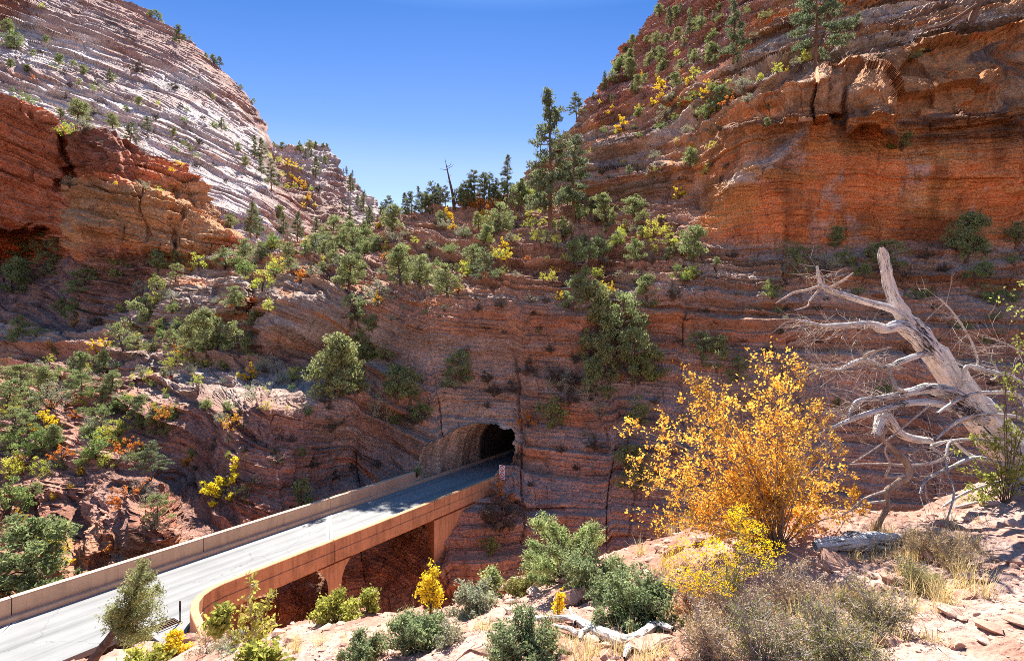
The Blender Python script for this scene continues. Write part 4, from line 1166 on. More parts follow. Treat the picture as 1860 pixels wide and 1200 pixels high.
# right-hand mountain
plants('1330,112,114,P 1154,61,11,T 1170,39,8,T 1192,24,13,T 1150,84,20,J 1202,27,22,J 1218,46,38,P 1230,30,20,J 1100,159,30,P 1094,163,22,J 1113,151,24,J 1138,127,14,J 1157,98,22,J 1190,102,16,J 1258,64,36,P 1266,62,26,J 1276,38,28,P 1294,48,32,P 1284,52,22,J 1306,22,18,J 1358,20,12,G 1207,98,10,Y 1165,144,14,Y 1209,160,22,Y 1242,130,11,O 1233,157,30,J 1195,145,10,L 1200,132,12,S 1154,174,20,J 1212,177,16,Y 1195,192,16,Y 1209,195,14,Y 1232,182,18,S 1220,214,24,S 1264,142,22,L 1261,152,14,Y 1288,152,12,Y 1273,187,22,G 1293,160,14,G 1268,214,30,J 1293,214,36,J 1322,178,26,L 1354,166,26,S 1336,194,20,O 1347,137,16,D 1375,148,16,L 1368,186,16,S 1282,116,24,J 1295,114,16,J 1092,187,8,Y 1118,197,8,Y 1107,205,8,Y 1167,213,14,J 1082,180,16,T 1130,90,14,J 1125,118,12,T 1240,20,20,P 1255,30,18,J 1310,40,16,G 1180,80,14,J 1215,75,16,J 1235,100,12,L 1248,85,14,J 1310,165,16,G 1305,200,22,S 1340,172,14,L 1250,195,16,L 1240,215,14,G 1145,110,14,J 1175,120,10,G')
plants('1480,118,200,T,0.7 1500,60,130,T,0.6 1460,115,24,L 1407,134,18,L 1397,100,26,K 1390,32,16,G 1553,42,16,G 1650,54,10,D 1660,104,16,G 1593,104,14,D 1687,94,12,D 1317,192,38,J 1287,217,32,G 1637,272,38,G,1.1 1257,302,36,J 1280,314,16,L 1323,304,16,D 1260,267,12,Y 1290,244,10,Y 1080,279,10,L 1087,314,16,D 1100,327,12,D 1100,244,12,G 1120,241,10,L 1183,318,24,S 1190,316,12,L 1222,300,10,O 1195,300,24,K 1440,120,14,S 1425,130,10,Y 1520,110,10,D 1700,30,10,D 1770,60,9,D 1130,222,8,L 1210,232,14,G 1250,240,18,S 1300,270,16,L 1225,262,12,L 1180,270,9,D 1310,330,18,D 1290,300,14,S 1235,330,14,D 1160,340,10,D 1130,300,9,L')
# shaded ledge under the red cliff, and the wall below
plants('1447,472,36,G 1455,507,42,J 1523,447,36,J 1530,482,32,G 1610,502,62,J,1.2 1500,492,38,S 1757,467,84,J 1790,464,34,J 1850,438,38,J 1790,500,32,G 1762,507,26,G 1810,552,42,G 1400,538,32,G 1395,642,26,D 1275,652,52,J 1300,674,62,J 1335,692,48,J 1283,565,12,D 1357,562,12,D 1247,585,16,D 1660,540,22,G 1735,602,22,G 1785,622,14,G 1850,612,16,G 1603,722,32,G 1252,502,22,L 1330,470,18,D 1370,480,16,S 1300,480,16,J 1420,500,14,S 1560,500,26,G 1680,470,22,D 1720,490,18,D 1840,480,24,G 1580,470,22,D 1650,505,20,D 1340,540,12,D 1430,560,10,D 1500,545,12,D 1690,560,14,D 1840,545,14,G 1550,600,14,D 1480,620,14,D 1700,640,14,D 1230,620,12,D 1350,620,10,D 1420,690,18,D 1530,740,22,G 1690,720,18,D 1800,700,18,D')
# the wall above the tunnel
plants('730,514,72,J 763,516,56,J 817,535,56,J 867,499,54,J 887,522,76,T 835,532,18,O 686,552,48,S 687,550,22,Y 632,522,64,J 655,457,56,J 710,579,14,S 657,594,56,J 675,602,30,J 640,582,24,D 667,662,64,J 700,652,32,G 650,710,50,J 632,714,18,S 722,722,64,J 745,726,60,J 692,757,66,S,0.6 825,702,68,J 845,690,30,G 914,560,22,D 870,564,18,D 883,602,18,D 917,610,12,D 965,547,16,S 990,547,16,D 967,570,14,D 955,677,32,D 1007,692,40,D 1043,662,24,D 1043,702,30,D 897,716,28,D 887,692,24,D 930,710,24,D 1085,600,94,J,0.9 1122,640,112,J,0.8 1150,692,96,J,0.85 1108,692,84,J,0.8 1072,668,74,J,0.8 1190,686,68,J 1160,690,62,G 1085,714,62,J 1020,708,38,S 1032,730,36,D 1072,724,36,S 1090,752,26,S 1005,774,56,G,0.9 958,772,34,O 1107,722,24,G 1163,767,46,G 1190,737,16,D 755,767,40,D 768,762,36,G 722,767,30,G 600,784,46,D 1125,692,20,O 1080,812,30,D 1020,822,16,D 1155,895,92,J 900,955,80,D 905,905,40,O 885,1002,32,G 980,600,10,D 1000,640,16,D 850,640,12,D 760,600,10,D 730,560,10,S 800,575,10,D 945,830,16,D 1060,790,14,S 1045,850,16,D 965,880,14,D')
# left slope
plants('33,472,62,J 90,467,48,J 100,502,46,J 115,457,36,J 14,528,62,J 45,512,46,J 223,509,48,J 165,532,48,J,1.4 103,569,32,J 138,579,36,G 178,587,30,D 297,492,38,J 325,482,28,J 330,507,30,J 345,494,18,Y 365,487,28,L 400,486,42,J 420,482,32,S 270,532,26,S 297,524,28,G 287,510,12,Y 293,549,24,L 318,540,18,S 257,598,70,J 232,634,50,J 38,609,40,J 33,622,18,G 70,609,24,G 135,592,18,O 97,634,20,O 180,642,26,Y 203,627,18,Y 392,642,82,J 362,642,56,J 445,642,60,J 470,592,28,J 493,564,24,L 482,522,38,L 545,510,26,O 452,555,38,J 435,572,32,S 447,562,12,O 322,634,38,J 336,642,22,O 277,634,24,G 320,660,28,L 303,670,18,L 375,662,28,L 400,670,20,L 450,687,32,Y 483,672,38,S 513,692,24,S 533,690,28,L 560,684,26,G 467,724,38,S 608,717,112,J 590,717,102,J 273,692,24,L 280,700,14,G 310,702,10,G 370,697,20,L 423,778,34,O 403,764,22,S 563,752,16,G')
plants('147,682,46,J 170,674,42,J 130,707,38,J 155,727,46,J 212,707,38,J 187,732,34,J 40,717,58,J,1.4 85,714,52,J 15,737,52,J 60,762,52,J 105,737,48,S 20,792,52,J,1.3 60,787,42,J 100,742,22,O 147,737,22,L 243,767,52,J 263,787,50,J 225,747,32,G 297,767,32,O 310,754,22,O 200,747,28,G 185,772,36,J 207,787,32,L 160,792,38,S 85,777,38,Y 78,812,42,G 135,757,18,O 180,802,32,L 17,817,42,G 55,824,38,G 90,814,46,J 12,867,42,L 30,852,32,Y 66,862,32,L 15,932,62,G 45,917,42,J 37,942,22,Y 30,977,42,J 112,832,28,O 100,847,22,G 137,854,28,G 133,859,16,Y 182,832,42,G 190,847,28,L 165,832,24,L 226,824,34,O 252,817,22,O 275,870,72,T,1.2 250,832,22,G 228,920,48,O 250,892,24,S 272,907,24,S 318,950,52,J 97,904,12,Y 130,884,10,Y 212,787,26,G 240,777,22,G 205,807,22,G 150,792,26,G 325,844,24,O 345,850,14,D 380,820,16,D 415,800,14,S')
plants('40,1090,150,J,1.2 95,1004,54,L 110,1024,32,Y 407,912,78,Y,1.1 547,927,62,J,0.8 205,1012,32,O 440,907,38,D 500,840,24,D 563,847,26,D 350,880,22,D 270,962,32,D 470,880,20,D 610,870,24,D 640,850,18,D 690,850,16,D 755,862,20,G 530,800,16,D 455,820,18,D 380,760,14,S')

# low scrub between the larger plants, thickest on the saddle, the talus and the left slope
gF = np.random.default_rng(91)
def fill(n, x0, x1, ytop, ybot, kinds, hmin, hmax):
    for _ in range(n):
        x_ = gF.uniform(x0, x1); t = (x_ - x0) / (x1 - x0)
        y_ = gF.uniform(ytop[0] + (ytop[1] - ytop[0]) * t, ybot[0] + (ybot[1] - ybot[0]) * t)
        RECS.append((round(x_), round(y_), gF.uniform(hmin, hmax), kinds[gF.integers(len(kinds))], 1.0))
fill(34, 430, 700, (455, 425), (500, 500), 'JJGSLP', 14, 34)
fill(34, 700, 1000, (400, 400), (495, 500), 'JGSLYD', 9, 24)
fill(34, 1000, 1260, (400, 400), (540, 520), 'JGSLLD', 10, 28)
fill(40, 0, 330, (670, 660), (860, 830), 'JGGLLSS', 9, 24)
fill(34, 230, 480, (560, 540), (680, 690), 'JGLSS', 8, 22)
fill(50, 0, 480, (610, 600), (880, 740), 'GSLSGJ', 9, 22)
fill(22, 330, 620, (690, 690), (860, 820), 'SDDLG', 8, 20)
fill(30, 1100, 1400, (170, 60), (330, 230), 'GSLYDJ', 8, 22)
fill(24, 620, 1240, (540, 540), (760, 720), 'DDDSG', 7, 16)
fill(24, 1240, 1860, (490, 500), (700, 700), 'DDGS', 8, 20)
fill(26, 1100, 1300, (130, 0), (200, 110), 'PJJG', 14, 30)
fill(20, 20, 420, (60, 220), (190, 330), 'DJGS', 7, 14)
def place(o, loc, rz, sc, wsc):
    o.location = loc; o.rotation_euler = (random.gauss(0, 0.03), random.gauss(0, 0.03), rz); o.scale = (sc * wsc, sc * wsc, sc)

OWN = {(999, 408): 'tallest ponderosa pine, rising far above the saddle against the sky', (1043, 396): 'pale green conifer standing close beside the tallest ponderosa', (1046, 216): 'open dark pine on the skyline behind the tallest ponderosa',
       (1330, 112): 'lone full crowned conifer rooted on the slanting cliff ledge', (1480, 118): 'tall pine with a bare pale trunk on the upper cliff ledge', (1500, 60): 'open pine uphill of the bare trunked pine on the upper cliff',
       (925, 352): 'conifer silhouetted alone on the skyline next to the tallest ponderosa', (407, 912): 'bright yellow bush above the far bridge parapet', (547, 927): 'small bright green pinyon against the far bridge parapet',
       (40, 1090): 'big spreading pinyon beyond the far parapet at the road bend', (1757, 467): 'dark pinyon growing against the red cliff foot behind the dead tree', (275, 870): 'gnarled open pine on the lip of the orange buttress',
       (608, 717): 'tall dark pinyon on the ledge above the slanting beds', (445, 642): 'smooth pale pinyon tucked under the rounded overhang', (1155, 895): 'green pinyon half hidden behind the big autumn bush', (900, 955): 'brownish scrub bush under the near parapet below the sign'}
todo = []
for (px, py, h, kd, wsc) in RECS:
    c = layer_spot(px, py)
    if c is None: continue
    m = min(MARKS, key=lambda q: (q[0] - px) ** 2 + (q[1] - py) ** 2)
    todo.append([px, py, h, kd, wsc, c, m])
by = {}
for t in todo:
    by.setdefault((t[3], t[6][2]), []).append(t)
for (kd, mk), lst in by.items():
    lst.sort(key=lambda t: (t[0] - t[6][0]) ** 2 + (t[1] - t[6][1]) ** 2)
    hs_ = sorted([t[2] for t in lst])
    for i, (px, py, h, kd, wsc, c, m) in enumerate(lst):
        dx, dy = px - m[0], py - m[1]
        rel = 'above' if dy < -14 and abs(dy) > 0.5 * abs(dx) else 'below' if dy > 14 and abs(dy) > 0.5 * abs(dx) else 'beside' if abs(dx) > 22 else 'at'
        look = LOOK[kd]
        size = ''
        if len(lst) > 1:
            size = 'tallest ' if h == hs_[-1] and hs_[-2] < h else 'smallest ' if h == hs_[0] and hs_[1] > h else ''
        if len(lst) == 1: lab = f'{look} {rel} {mk}'
        elif size: lab = f'{size}{look} around {mk}'
        else: lab = f'{ORD[min(i, 31)]} {look} out from {mk}'
        lab = OWN.get((int(px), int(py)), lab)
        D = c[1]
        sc = h * D / F * (1.02 if kd in 'JGSL' else 1.0)
        tr, cr = PROTO[kd][(int(px * 7 + py * 3)) % len(PROTO[kd])]
        rz = random.uniform(0, 6.28)
        grp = f'{PLURAL[kd]} around {mk}' if len(lst) > 1 else None
        if kd == 'K':
            o = bpy.data.objects.new('dead_tree', tr); COL.objects.link(o)
        elif h < 13:
            o = bpy.data.objects.new(NAME[kd], cr); COL.objects.link(o)
        else:
            o = empty(NAME[kd], (0, 0, 0))
            for nm, me in (('trunk' if kd in 'JPT' else 'stems', tr), ('crown' if kd in 'JPT' else 'foliage', cr)):
                ch = bpy.data.objects.new(nm, me); COL.objects.link(ch); ch.parent = o
        place(o, (c[0], c[1], c[2] - 0.02 * sc), rz, sc, wsc)
        tag(o, lab, CAT[kd], grp)
# the leaning dead spire on the tree line
c = layer_spot(823, 379)
o = bpy.data.objects.new('dead_tree', PROTO['K'][0][0].copy()); COL.objects.link(o)
o.data.materials.clear(); o.data.materials.append(BARK)
o.location = c; s_ = 92 * c[1] / F; o.scale = (s_, s_, s_); o.rotation_euler = (0, -0.17, 0.4)
tag(o, 'tall leaning bare spire of a dead pine on the skyline saddle', 'dead tree')
# ------------------------------------------------------------------ plants, dead wood and stones on the near rim
def px3(px, py, d): return at(px, py, d)
def bleached(name):
    k = Nodes(name)
    pos = k.n('NewGeometry').outputs['Position']
    gv = k.attr('grain').outputs['Vector']
    n1 = k.noise(gv, 1.0, 6, 0.7, 0.5); n2 = k.noise(k.scaled(gv, (2.2, 2.2, 3.0)), 1.0, 5, 0.75, 0.8); n3 = k.noise(pos, 2.2, 3, 0.6)
    c = k.ramp(n1, [(0.3, (0.30, 0.28, 0.265)), (0.44, (0.54, 0.515, 0.49)), (0.64, (0.72, 0.70, 0.67))])
    fl = k.ramp(k.math('ADD', k.math('MULTIPLY', n2, 0.6), k.math('MULTIPLY', n3, 0.4)), [(0.435, 1.0), (0.475, 0.0)])
    c = k.mix(fl, c, (0.045, 0.035, 0.03))
    k.l(c, k.b.inputs['Base Color']); k.b.inputs['Roughness'].default_value = 0.9
    k.l(k.bump(k.math('ADD', n1, n2), 0.8, 0.015), k.b.inputs['Normal'])
    return k.m
WOOD = bleached('weathered_white_wood')
TWIG = bark_mat('pale_dry_twigs', (0.22, 0.16, 0.12), (0.52, 0.44, 0.38), 60)
TANWOOD = bark_mat('tan_dead_wood', (0.13, 0.085, 0.06), (0.38, 0.27, 0.20), 24)
TWIG_DK = bark_mat('dark_stems', (0.06, 0.04, 0.03), (0.20, 0.14, 0.10), 60)
TWIG_RED = bark_mat('reddish_twigs', (0.12, 0.07, 0.05), (0.42, 0.32, 0.26), 60)
STEM_G = bark_mat('green_stems', (0.12, 0.13, 0.06), (0.30, 0.30, 0.16), 60)
TAN = leaf_mat('dry_tan_leaves', (0.50, 0.38, 0.22), 0.3)
OLIVE = leaf_mat('olive_leaves', (0.26, 0.27, 0.10), 0.3)
GOLD = leaf_mat('golden_leaves', (0.84, 0.49, 0.085), 0.45, 0.5, 0.012)
RUST = leaf_mat('rusty_leaves', (0.62, 0.24, 0.05), 0.4)
FLOWER = leaf_mat('yellow_flowers', (0.85, 0.66, 0.03), 0.3, 0.2)
NEARG = leaf_mat('near_green_leaves', (0.26, 0.31, 0.16), 0.35)
NEARL = leaf_mat('near_lime_leaves', (0.36, 0.37, 0.09), 0.4)
NEARP = leaf_mat('near_pinyon_needles', (0.37, 0.43, 0.19), 0.35)

def smooth_path(pts, rad, n=4):
    p = np.asarray(pts, float); r_ = np.asarray(rad, float)
    t = np.arange(len(p)); tt = np.linspace(0, len(p) - 1, (len(p) - 1) * n + 1)
    out = np.empty((len(tt), 3))
    for i, u in enumerate(tt):                   # Catmull-Rom
        k = min(int(u), len(p) - 2); f_ = u - k
        p0, p1, p2, p3 = p[max(k - 1, 0)], p[k], p[k + 1], p[min(k + 2, len(p) - 1)]
        out[i] = 0.5 * ((2 * p1) + (p2 - p0) * f_ + (2 * p0 - 5 * p1 + 4 * p2 - p3) * f_ ** 2 + (3 * p1 - p0 - 3 * p2 + p3) * f_ ** 3)
    return out, np.interp(tt, t, r_)
class LimbArray(np.ndarray):
    grain = None
def limb(pts, rad, sides=8, n=4, knot=0.12, seed=0):
    p, r_ = smooth_path(pts, rad, n)
    V, fs = tube(p, r_, sides)
    ctr = np.repeat(p, sides, 0); o_ = V - ctr
    s_ = 1 + knot * fbm(V[:, 0] * 9, V[:, 1] * 9, V[:, 2] * 9, 3, 800 + seed) + knot * 0.8 * noise3(V[:, 0] * 40, V[:, 1] * 40, V[:, 2] * 10, 850 + seed)
    an0 = np.tile(np.linspace(0, 2 * np.pi, sides, endpoint=False), len(p)); l0 = np.repeat(np.concatenate([[0], np.cumsum(np.linalg.norm(np.diff(p, axis=0), axis=1))]), sides)
    s_ = s_ + (0.22 if sides > 15 else 0.08) * noise3(np.cos(an0) * 2.4 + seed, np.sin(an0) * 2.4, l0 * 1.1, 870 + seed)
    a_ = np.tile(np.linspace(0, 2 * np.pi, sides, endpoint=False), len(p))
    ln_ = np.repeat(np.concatenate([[0], np.cumsum(np.linalg.norm(np.diff(p, axis=0), axis=1))]), sides)
    out = (ctr + o_ * s_[:, None]).view(LimbArray); out.grain = np.stack([np.cos(a_) * 2.2 + seed * 3.1, np.sin(a_) * 2.2, ln_ * 2.4 + seed], 1)
    return out, fs

def shrub(targets, base, seed, ntw=10, ntl=4, tw=0.3, leafn=3, ln=0.025, wd=0.014, stem_r=0.008, vase=0.55, leaf_from=0.3, droop=0.0, sub=0.45):
    """stems run from the base to the targets and fork twice; returns tubes and leaf centres"""
    g = np.random.default_rng(seed)
    parts = []; C_ = []; N_ = []; A_ = []
    base = np.asarray(base, float)
    for e_ in targets:
        e_ = np.asarray(e_, float)
        L = np.linalg.norm(e_ - base)
        b = base + g.normal(0, 0.03, 3) * (1, 1, 0) * min(1, L)
        m_ = b + (e_ - b) * (vase * 0.75, vase * 0.75, vase * 1.15) + g.normal(0, 0.05 * L, 3)
        p, r_ = smooth_path([b, m_, e_], [stem_r, stem_r * 0.6, stem_r * 0.2], 4)
        parts.append(tube(p, r_, 4))
        q_ = g.uniform(0.2, 0.8)
        for i in range(ntw):
            t = g.uniform(leaf_from, 1.0); k = t * (len(p) - 1); j = min(int(k), len(p) - 2)
            o_ = p[j] + (p[j + 1] - p[j]) * (k - j)
            d_ = (p[j + 1] - p[j]); d_ /= max(np.linalg.norm(d_), 1e-6)
            d_ = d_ * 0.7 + g.normal(0, 0.6, 3) + (0, 0, 0.25 - droop); d_ /= np.linalg.norm(d_)
            l_ = L * tw * g.uniform(0.4, 1.1) * (1.15 - 0.5 * t)
            e2 = o_ + d_ * l_; m2 = o_ + d_ * l_ * 0.5 + g.normal(0, 0.06 * l_, 3)
            parts.append(tube([o_, m2, e2], [stem_r * 0.4, stem_r * 0.28, stem_r * 0.12], 3))
            tips = [(o_, m2, e2)]
            for u in range(ntl):
                f_ = g.uniform(0.3, 1.0); o3 = o_ + (e2 - o_) * f_
                d3 = d_ * 0.6 + g.normal(0, 0.6, 3); d3 /= np.linalg.norm(d3)
                e3 = o3 + d3 * l_ * sub * g.uniform(0.5, 1.1)
                parts.append(tube([o3, (o3 + e3) / 2 + g.normal(0, 0.02 * l_, 3), e3], [stem_r * 0.2, stem_r * 0.15, stem_r * 0.08], 3))
                tips.append((o3, (o3 + e3) / 2, e3))
            for (a_, b2, c_) in tips:
                n = g.poisson(leafn)
                f_ = g.uniform(0.15, 1.05, n)[:, None]
                C_.append(a_ + (c_ - a_) * f_ + g.normal(0, ln * 0.6, (n, 3))); N_.append(np.tile(d_ + (0, 0, 0.5), (n, 1)))
                A_.append(np.clip(q_ + g.normal(0, 0.22, n), 0, 1))
    C_ = np.concatenate(C_); N_ = np.concatenate(N_); A_ = np.concatenate(A_)
    return parts, leaves(C_, N_, ln, wd, A_, seed + 1, 0.25)

def dome(base, w_, h, n, seed, dep=None, zmin=0.15):
    g = np.random.default_rng(seed)
    T = []
    for i in range(n):
        a_ = g.uniform(0, 6.283); u = g.uniform(zmin, 1.0)
        r_ = math.sqrt(max(0, 1 - (u * 0.92) ** 2)) * g.uniform(0.75, 1.1)
        T.append(np.array(base) + (math.cos(a_) * r_ * w_ / 2, math.sin(a_) * r_ * (dep or w_) / 2, u * h * g.uniform(0.8, 1.08)))
    return T

def near_plant(name, label, cat, base, targets, stem_mat, leaf_m, seed, group=None, **kw):
    base = np.asarray(base, float)
    parts, (LV, LF, LA) = shrub([np.asarray(t) - base for t in targets], (0, 0, -0.03), seed, **kw)
    o = empty(name, base)
    tag(o, label, cat, group)
    mesh_obj('stems', *merge(parts), stem_mat, o)
    fo = mesh_obj('foliage', LV, LF, leaf_m, o)
    point_attr(fo, 'leaf', LA)
    return o

def spotD(px, py):
    s_ = rim_spot(px, py)
    return s_ if s_ is not None else at(px, py, 8.0)

def bush_at(name, label, cat, px, py, wpx, hpx, stem_mat, leaf_m, seed, nst=16, group=None, **kw):
    c = spotD(px, py); D = c[1]
    return near_plant(name, label, cat, c, dome(c, wpx * D / F, hpx * D / F, nst, seed, zmin=kw.pop('zmin', 0.15)), stem_mat, leaf_m, seed, group, **kw)

# sage and green bushes along the rim
bush_at('sage_bush', 'low grey green sage on the rim edge below the bridge abutment', 'bush', 862, 1117, 104, 52, TWIG, LM['S'], 1, 22, ntw=12, ntl=4, leafn=4, ln=0.045, wd=0.018)
bush_at('green_bush', 'spreading grey green bush behind the pale rim slab', 'bush', 1085, 1072, 140, 72, TWIG_DK, NEARG, 2, 26, ntw=14, ntl=4, leafn=4, ln=0.040, wd=0.017)
bush_at('green_bush', 'large dense green bush above the crooked fallen branch', 'bush', 1150, 1140, 170, 98, TWIG_DK, NEARG, 3, 34, ntw=15, ntl=5, leafn=4, ln=0.032, wd=0.015)
bush_at('green_bush', 'round olive green bush alone on the lower rim ground', 'bush', 762, 1180, 125, 66, TWIG_DK, NEARG, 4, 26, ntw=14, ntl=4, leafn=4, ln=0.038, wd=0.015)
bush_at('green_bush', 'small green bush with a grey twiggy side at the lower rim', 'bush', 665, 1196, 92, 40, TWIG_DK, NEARG, 5, 18, ntw=12, ntl=4, leafn=4, ln=0.034, wd=0.015)
bush_at('green_bush', 'grey twiggy bush half bare beside the round olive bush', 'bush', 815, 1172, 60, 40, TWIG, LM['S'], 6, 14, ntw=12, ntl=4, leafn=1.2, ln=0.03, wd=0.012)
bush_at('green_bush', 'green bush growing under the tip of the crooked fallen branch', 'bush', 948, 1212, 160, 86, TWIG_DK, NEARG, 7, 30, ntw=15, ntl=4, leafn=4, ln=0.026, wd=0.012)
bush_at('lime_bush', 'yellow green leafy bush on the rim before the bridge pier', 'bush', 612, 1130, 88, 48, TWIG_DK, NEARL, 8, 18, ntw=12, ntl=3, leafn=4, ln=0.06, wd=0.032)
bush_at('lime_bush', 'small yellow green bush against the bridge pier foot', 'bush', 668, 1112, 40, 40, TWIG_DK, NEARL, 9, 10, ntw=10, ntl=3, leafn=3, ln=0.055, wd=0.03)
bush_at('yellow_bush', 'upright bright yellow bush on the rim edge', 'bush', 782, 1114, 44, 74, TWIG_DK, LM['Y'], 10, 12, zmin=0.45, ntw=9, ntl=3, leafn=3.4, ln=0.042, wd=0.03)
bush_at('green_bush', 'small upright bright green shrub beside the grey green sage', 'bush', 890, 1092, 44, 62, TWIG_DK, NEARP, 11, 12, zmin=0.4, ntw=10, ntl=4, leafn=5, ln=0.05, wd=0.018)
bush_at('lime_bush', 'low yellow green shrub in the rim notch', 'bush', 945, 1082, 70, 30, TWIG_DK, OLIVE, 12, 12, ntw=10, ntl=3, leafn=3, ln=0.045, wd=0.02)
bush_at('yellow_bush', 'thin yellow leaved sprig by the pale slab', 'bush', 1012, 1125, 24, 50, TWIG_DK, FLOWER, 13, 4, zmin=0.5, ntw=8, ntl=2, leafn=3, ln=0.028, wd=0.018)
bush_at('lime_bush', 'low yellow green bush below the leaning pine', 'bush', 262, 1216, 80, 34, TWIG_DK, NEARL, 14, 12, ntw=10, ntl=3, leafn=4, ln=0.16, wd=0.10)
bush_at('yellow_bush', 'small yellow bush on the white rock beside the drain', 'bush', 318, 1190, 50, 34, TWIG_DK, LM['Y'], 15, 10, ntw=8, ntl=3, leafn=3, ln=0.13, wd=0.08)
bush_at('dry_bush', 'bare grey twig bush at the end of the bridge parapet', 'bush', 378, 1186, 70, 62, TWIG, TAN, 16, 20, ntw=12, ntl=4, leafn=0.5, ln=0.07, wd=0.03)
bush_at('lime_bush', 'yellow green sprig at the curved parapet end', 'bush', 400, 1152, 34, 52, TWIG_DK, NEARL, 17, 6, zmin=0.4, ntw=9, ntl=3, leafn=3, ln=0.09, wd=0.06)
c0 = spotD(462, 1190)
near_plant('sapling', 'tall thin yellow green sapling standing before the gorge', 'sapling', c0, [at(455, 1050, c0[1]), at(447, 1085, c0[1] - .3), at(492, 1078, c0[1] + .3), at(470, 1100, c0[1]), at(440, 1120, c0[1]), at(500, 1130, c0[1] - .4), at(425, 1150, c0[1]), at(480, 1150, c0[1] - .2)], TWIG, NEARL, 18, ntw=12, ntl=2, tw=0.12, leafn=2.2, ln=0.075, wd=0.045, stem_r=0.018)
bush_at('lime_bush', 'yellow green undergrowth at the foot of the thin sapling', 'bush', 475, 1216, 90, 32, TWIG_DK, NEARL, 19, 14, ntw=10, ntl=3, leafn=2, ln=0.07, wd=0.045)
bush_at('sage_bush', 'pale grey sage in the hollow below the bridge end', 'bush', 425, 1185, 80, 42, TWIG, LM['S'], 20, 16, ntw=10, ntl=4, leafn=2, ln=0.07, wd=0.03)
for i, (px, py, w_, h) in enumerate(((1690, 1010, 90, 60), (1740, 1035, 110, 66), (1665, 1075, 90, 56))):
    bush_at('dry_bush', ['tan dry bush behind the fallen log end', 'pale straw coloured bush on the sandy rim', 'dry olive bush before the fallen log'][i], 'bush', px, py, w_, h, TWIG, [TAN, TAN, OLIVE][i], 30 + i, 34, ntw=12, ntl=4, leafn=1.6, ln=0.018, wd=0.006, stem_r=0.004)
# the tangle of dry twigs at the bottom of the view
for i, (px, py, w_, h, lm, lf) in enumerate(((1285, 1210, 130, 100, TAN, 0.9), (1390, 1215, 170, 120, OLIVE, 1.0), (1500, 1200, 170, 100, OLIVE, 1.1), (1590, 1150, 140, 90, OLIVE, 1.0), (1330, 1140, 140, 90, TAN, 0.7), (1450, 1120, 160, 90, TAN, 0.9), (1545, 1225, 150, 80, OLIVE, 1.0), (1262, 1128, 80, 80, RUST, 0.7))):
    bush_at('dry_bush', ['grey twiggy dry bush under the rabbitbrush flowers', 'olive leaved dry bush in the middle of the twig tangle', 'olive leaved dry bush beside the bare sandy patch', 'sparse olive bush before the fallen log',
                         'bare stemmed dry bush behind the twig tangle', 'grey bare twig bush below the orange bush', 'low olive bush at the edge of the sandy patch', 'rust tinted dry bush behind the rabbitbrush stems'][i], 'bush', px, py, w_, h,
            TWIG, lm, 40 + i, 54, ntw=12, ntl=4, tw=0.34, leafn=lf, ln=0.016, wd=0.007, stem_r=0.0058, zmin=0.1)
# rabbitbrush with flower heads
cR = spotD(1330, 1130); D = cR[1]
heads = [(1228, 1000), (1240, 985), (1252, 1010), (1262, 1035), (1272, 995), (1285, 1015), (1296, 985), (1302, 992), (1310, 1005), (1322, 1030), (1255, 1050), (1235, 1040), (1275, 1048), (1300, 1040), (1315, 1050), (1330, 940), (1345, 955), (1338, 930), (1355, 975), (1365, 955), (1378, 960), (1350, 990), (1385, 985), (1390, 1005), (1365, 1035), (1240, 1065), (1295, 1060), (1340, 1045), (1395, 1025), (1412, 995), (1270, 1070), (1320, 1070), (1215, 1020), (1220, 1055), (1330, 1015), (1350, 925), (1372, 1000)]
gR = np.random.default_rng(5)
tg = [at(x_, y_, D - 0.25 + gR.uniform(-0.45, 0.2)) for x_, y_ in heads]
rb = near_plant('rabbitbrush', 'rabbitbrush with bright yellow flower heads before the orange bush', 'bush', cR, tg, STEM_G, OLIVE, 50, ntw=7, ntl=2, tw=0.14, leafn=1.6, ln=0.022, wd=0.004, stem_r=0.004, leaf_from=0.3)
for t in tg:
    q = gR.normal(0, 1, (120, 3)); q /= np.linalg.norm(q, axis=1, keepdims=True); q *= (0.062 * gR.uniform(0.3, 1, 120) ** 0.5)[:, None]; q[:, 2] *= 0.8
    V_, f_, a_ = leaves(q + t - cR, q / 0.03 + (0, 0, 0.5), 0.014, 0.007, np.clip(gR.normal(0.6, 0.2, 120), 0, 1), int(gR.integers(1e6)), 0.4)
    fo = mesh_obj('flower_head', V_, f_, FLOWER, rb); point_attr(fo, 'leaf', a_)
# the big orange autumn bush
cO = spotD(1415, 992); D = cO[1]
ends = [(1150, 775), (1162, 860), (1178, 800), (1200, 830), (1212, 768), (1238, 735), (1262, 692), (1280, 705), (1300, 745), (1325, 720), (1348, 745), (1370, 695), (1386, 662), (1402, 705), (1425, 692), (1446, 672), (1462, 700), (1480, 742), (1500, 765), (1520, 805), (1540, 850), (1572, 935), (1558, 900), (1182, 900), (1215, 930), (1155, 880), (1240, 800), (1275, 780), (1310, 800), (1345, 790), (1380, 770), (1415, 760), (1450, 780), (1480, 820), (1250, 860), (1290, 850), (1330, 860), (1370, 840), (1410, 830), (1450, 850), (1490, 880), (1260, 920), (1300, 900), (1350, 910), (1400, 900), (1450, 920), (1500, 930), (1225, 870), (1530, 960), (1240, 950), (1285, 955), (1170, 935), (1200, 955), (1150, 830), (1230, 905), (1320, 950), (1345, 880), (1265, 895), (1195, 870)]
gO = np.random.default_rng(8)
tO = [at(x_, y_, D + gO.uniform(-0.5, 0.8)) for x_, y_ in ends]
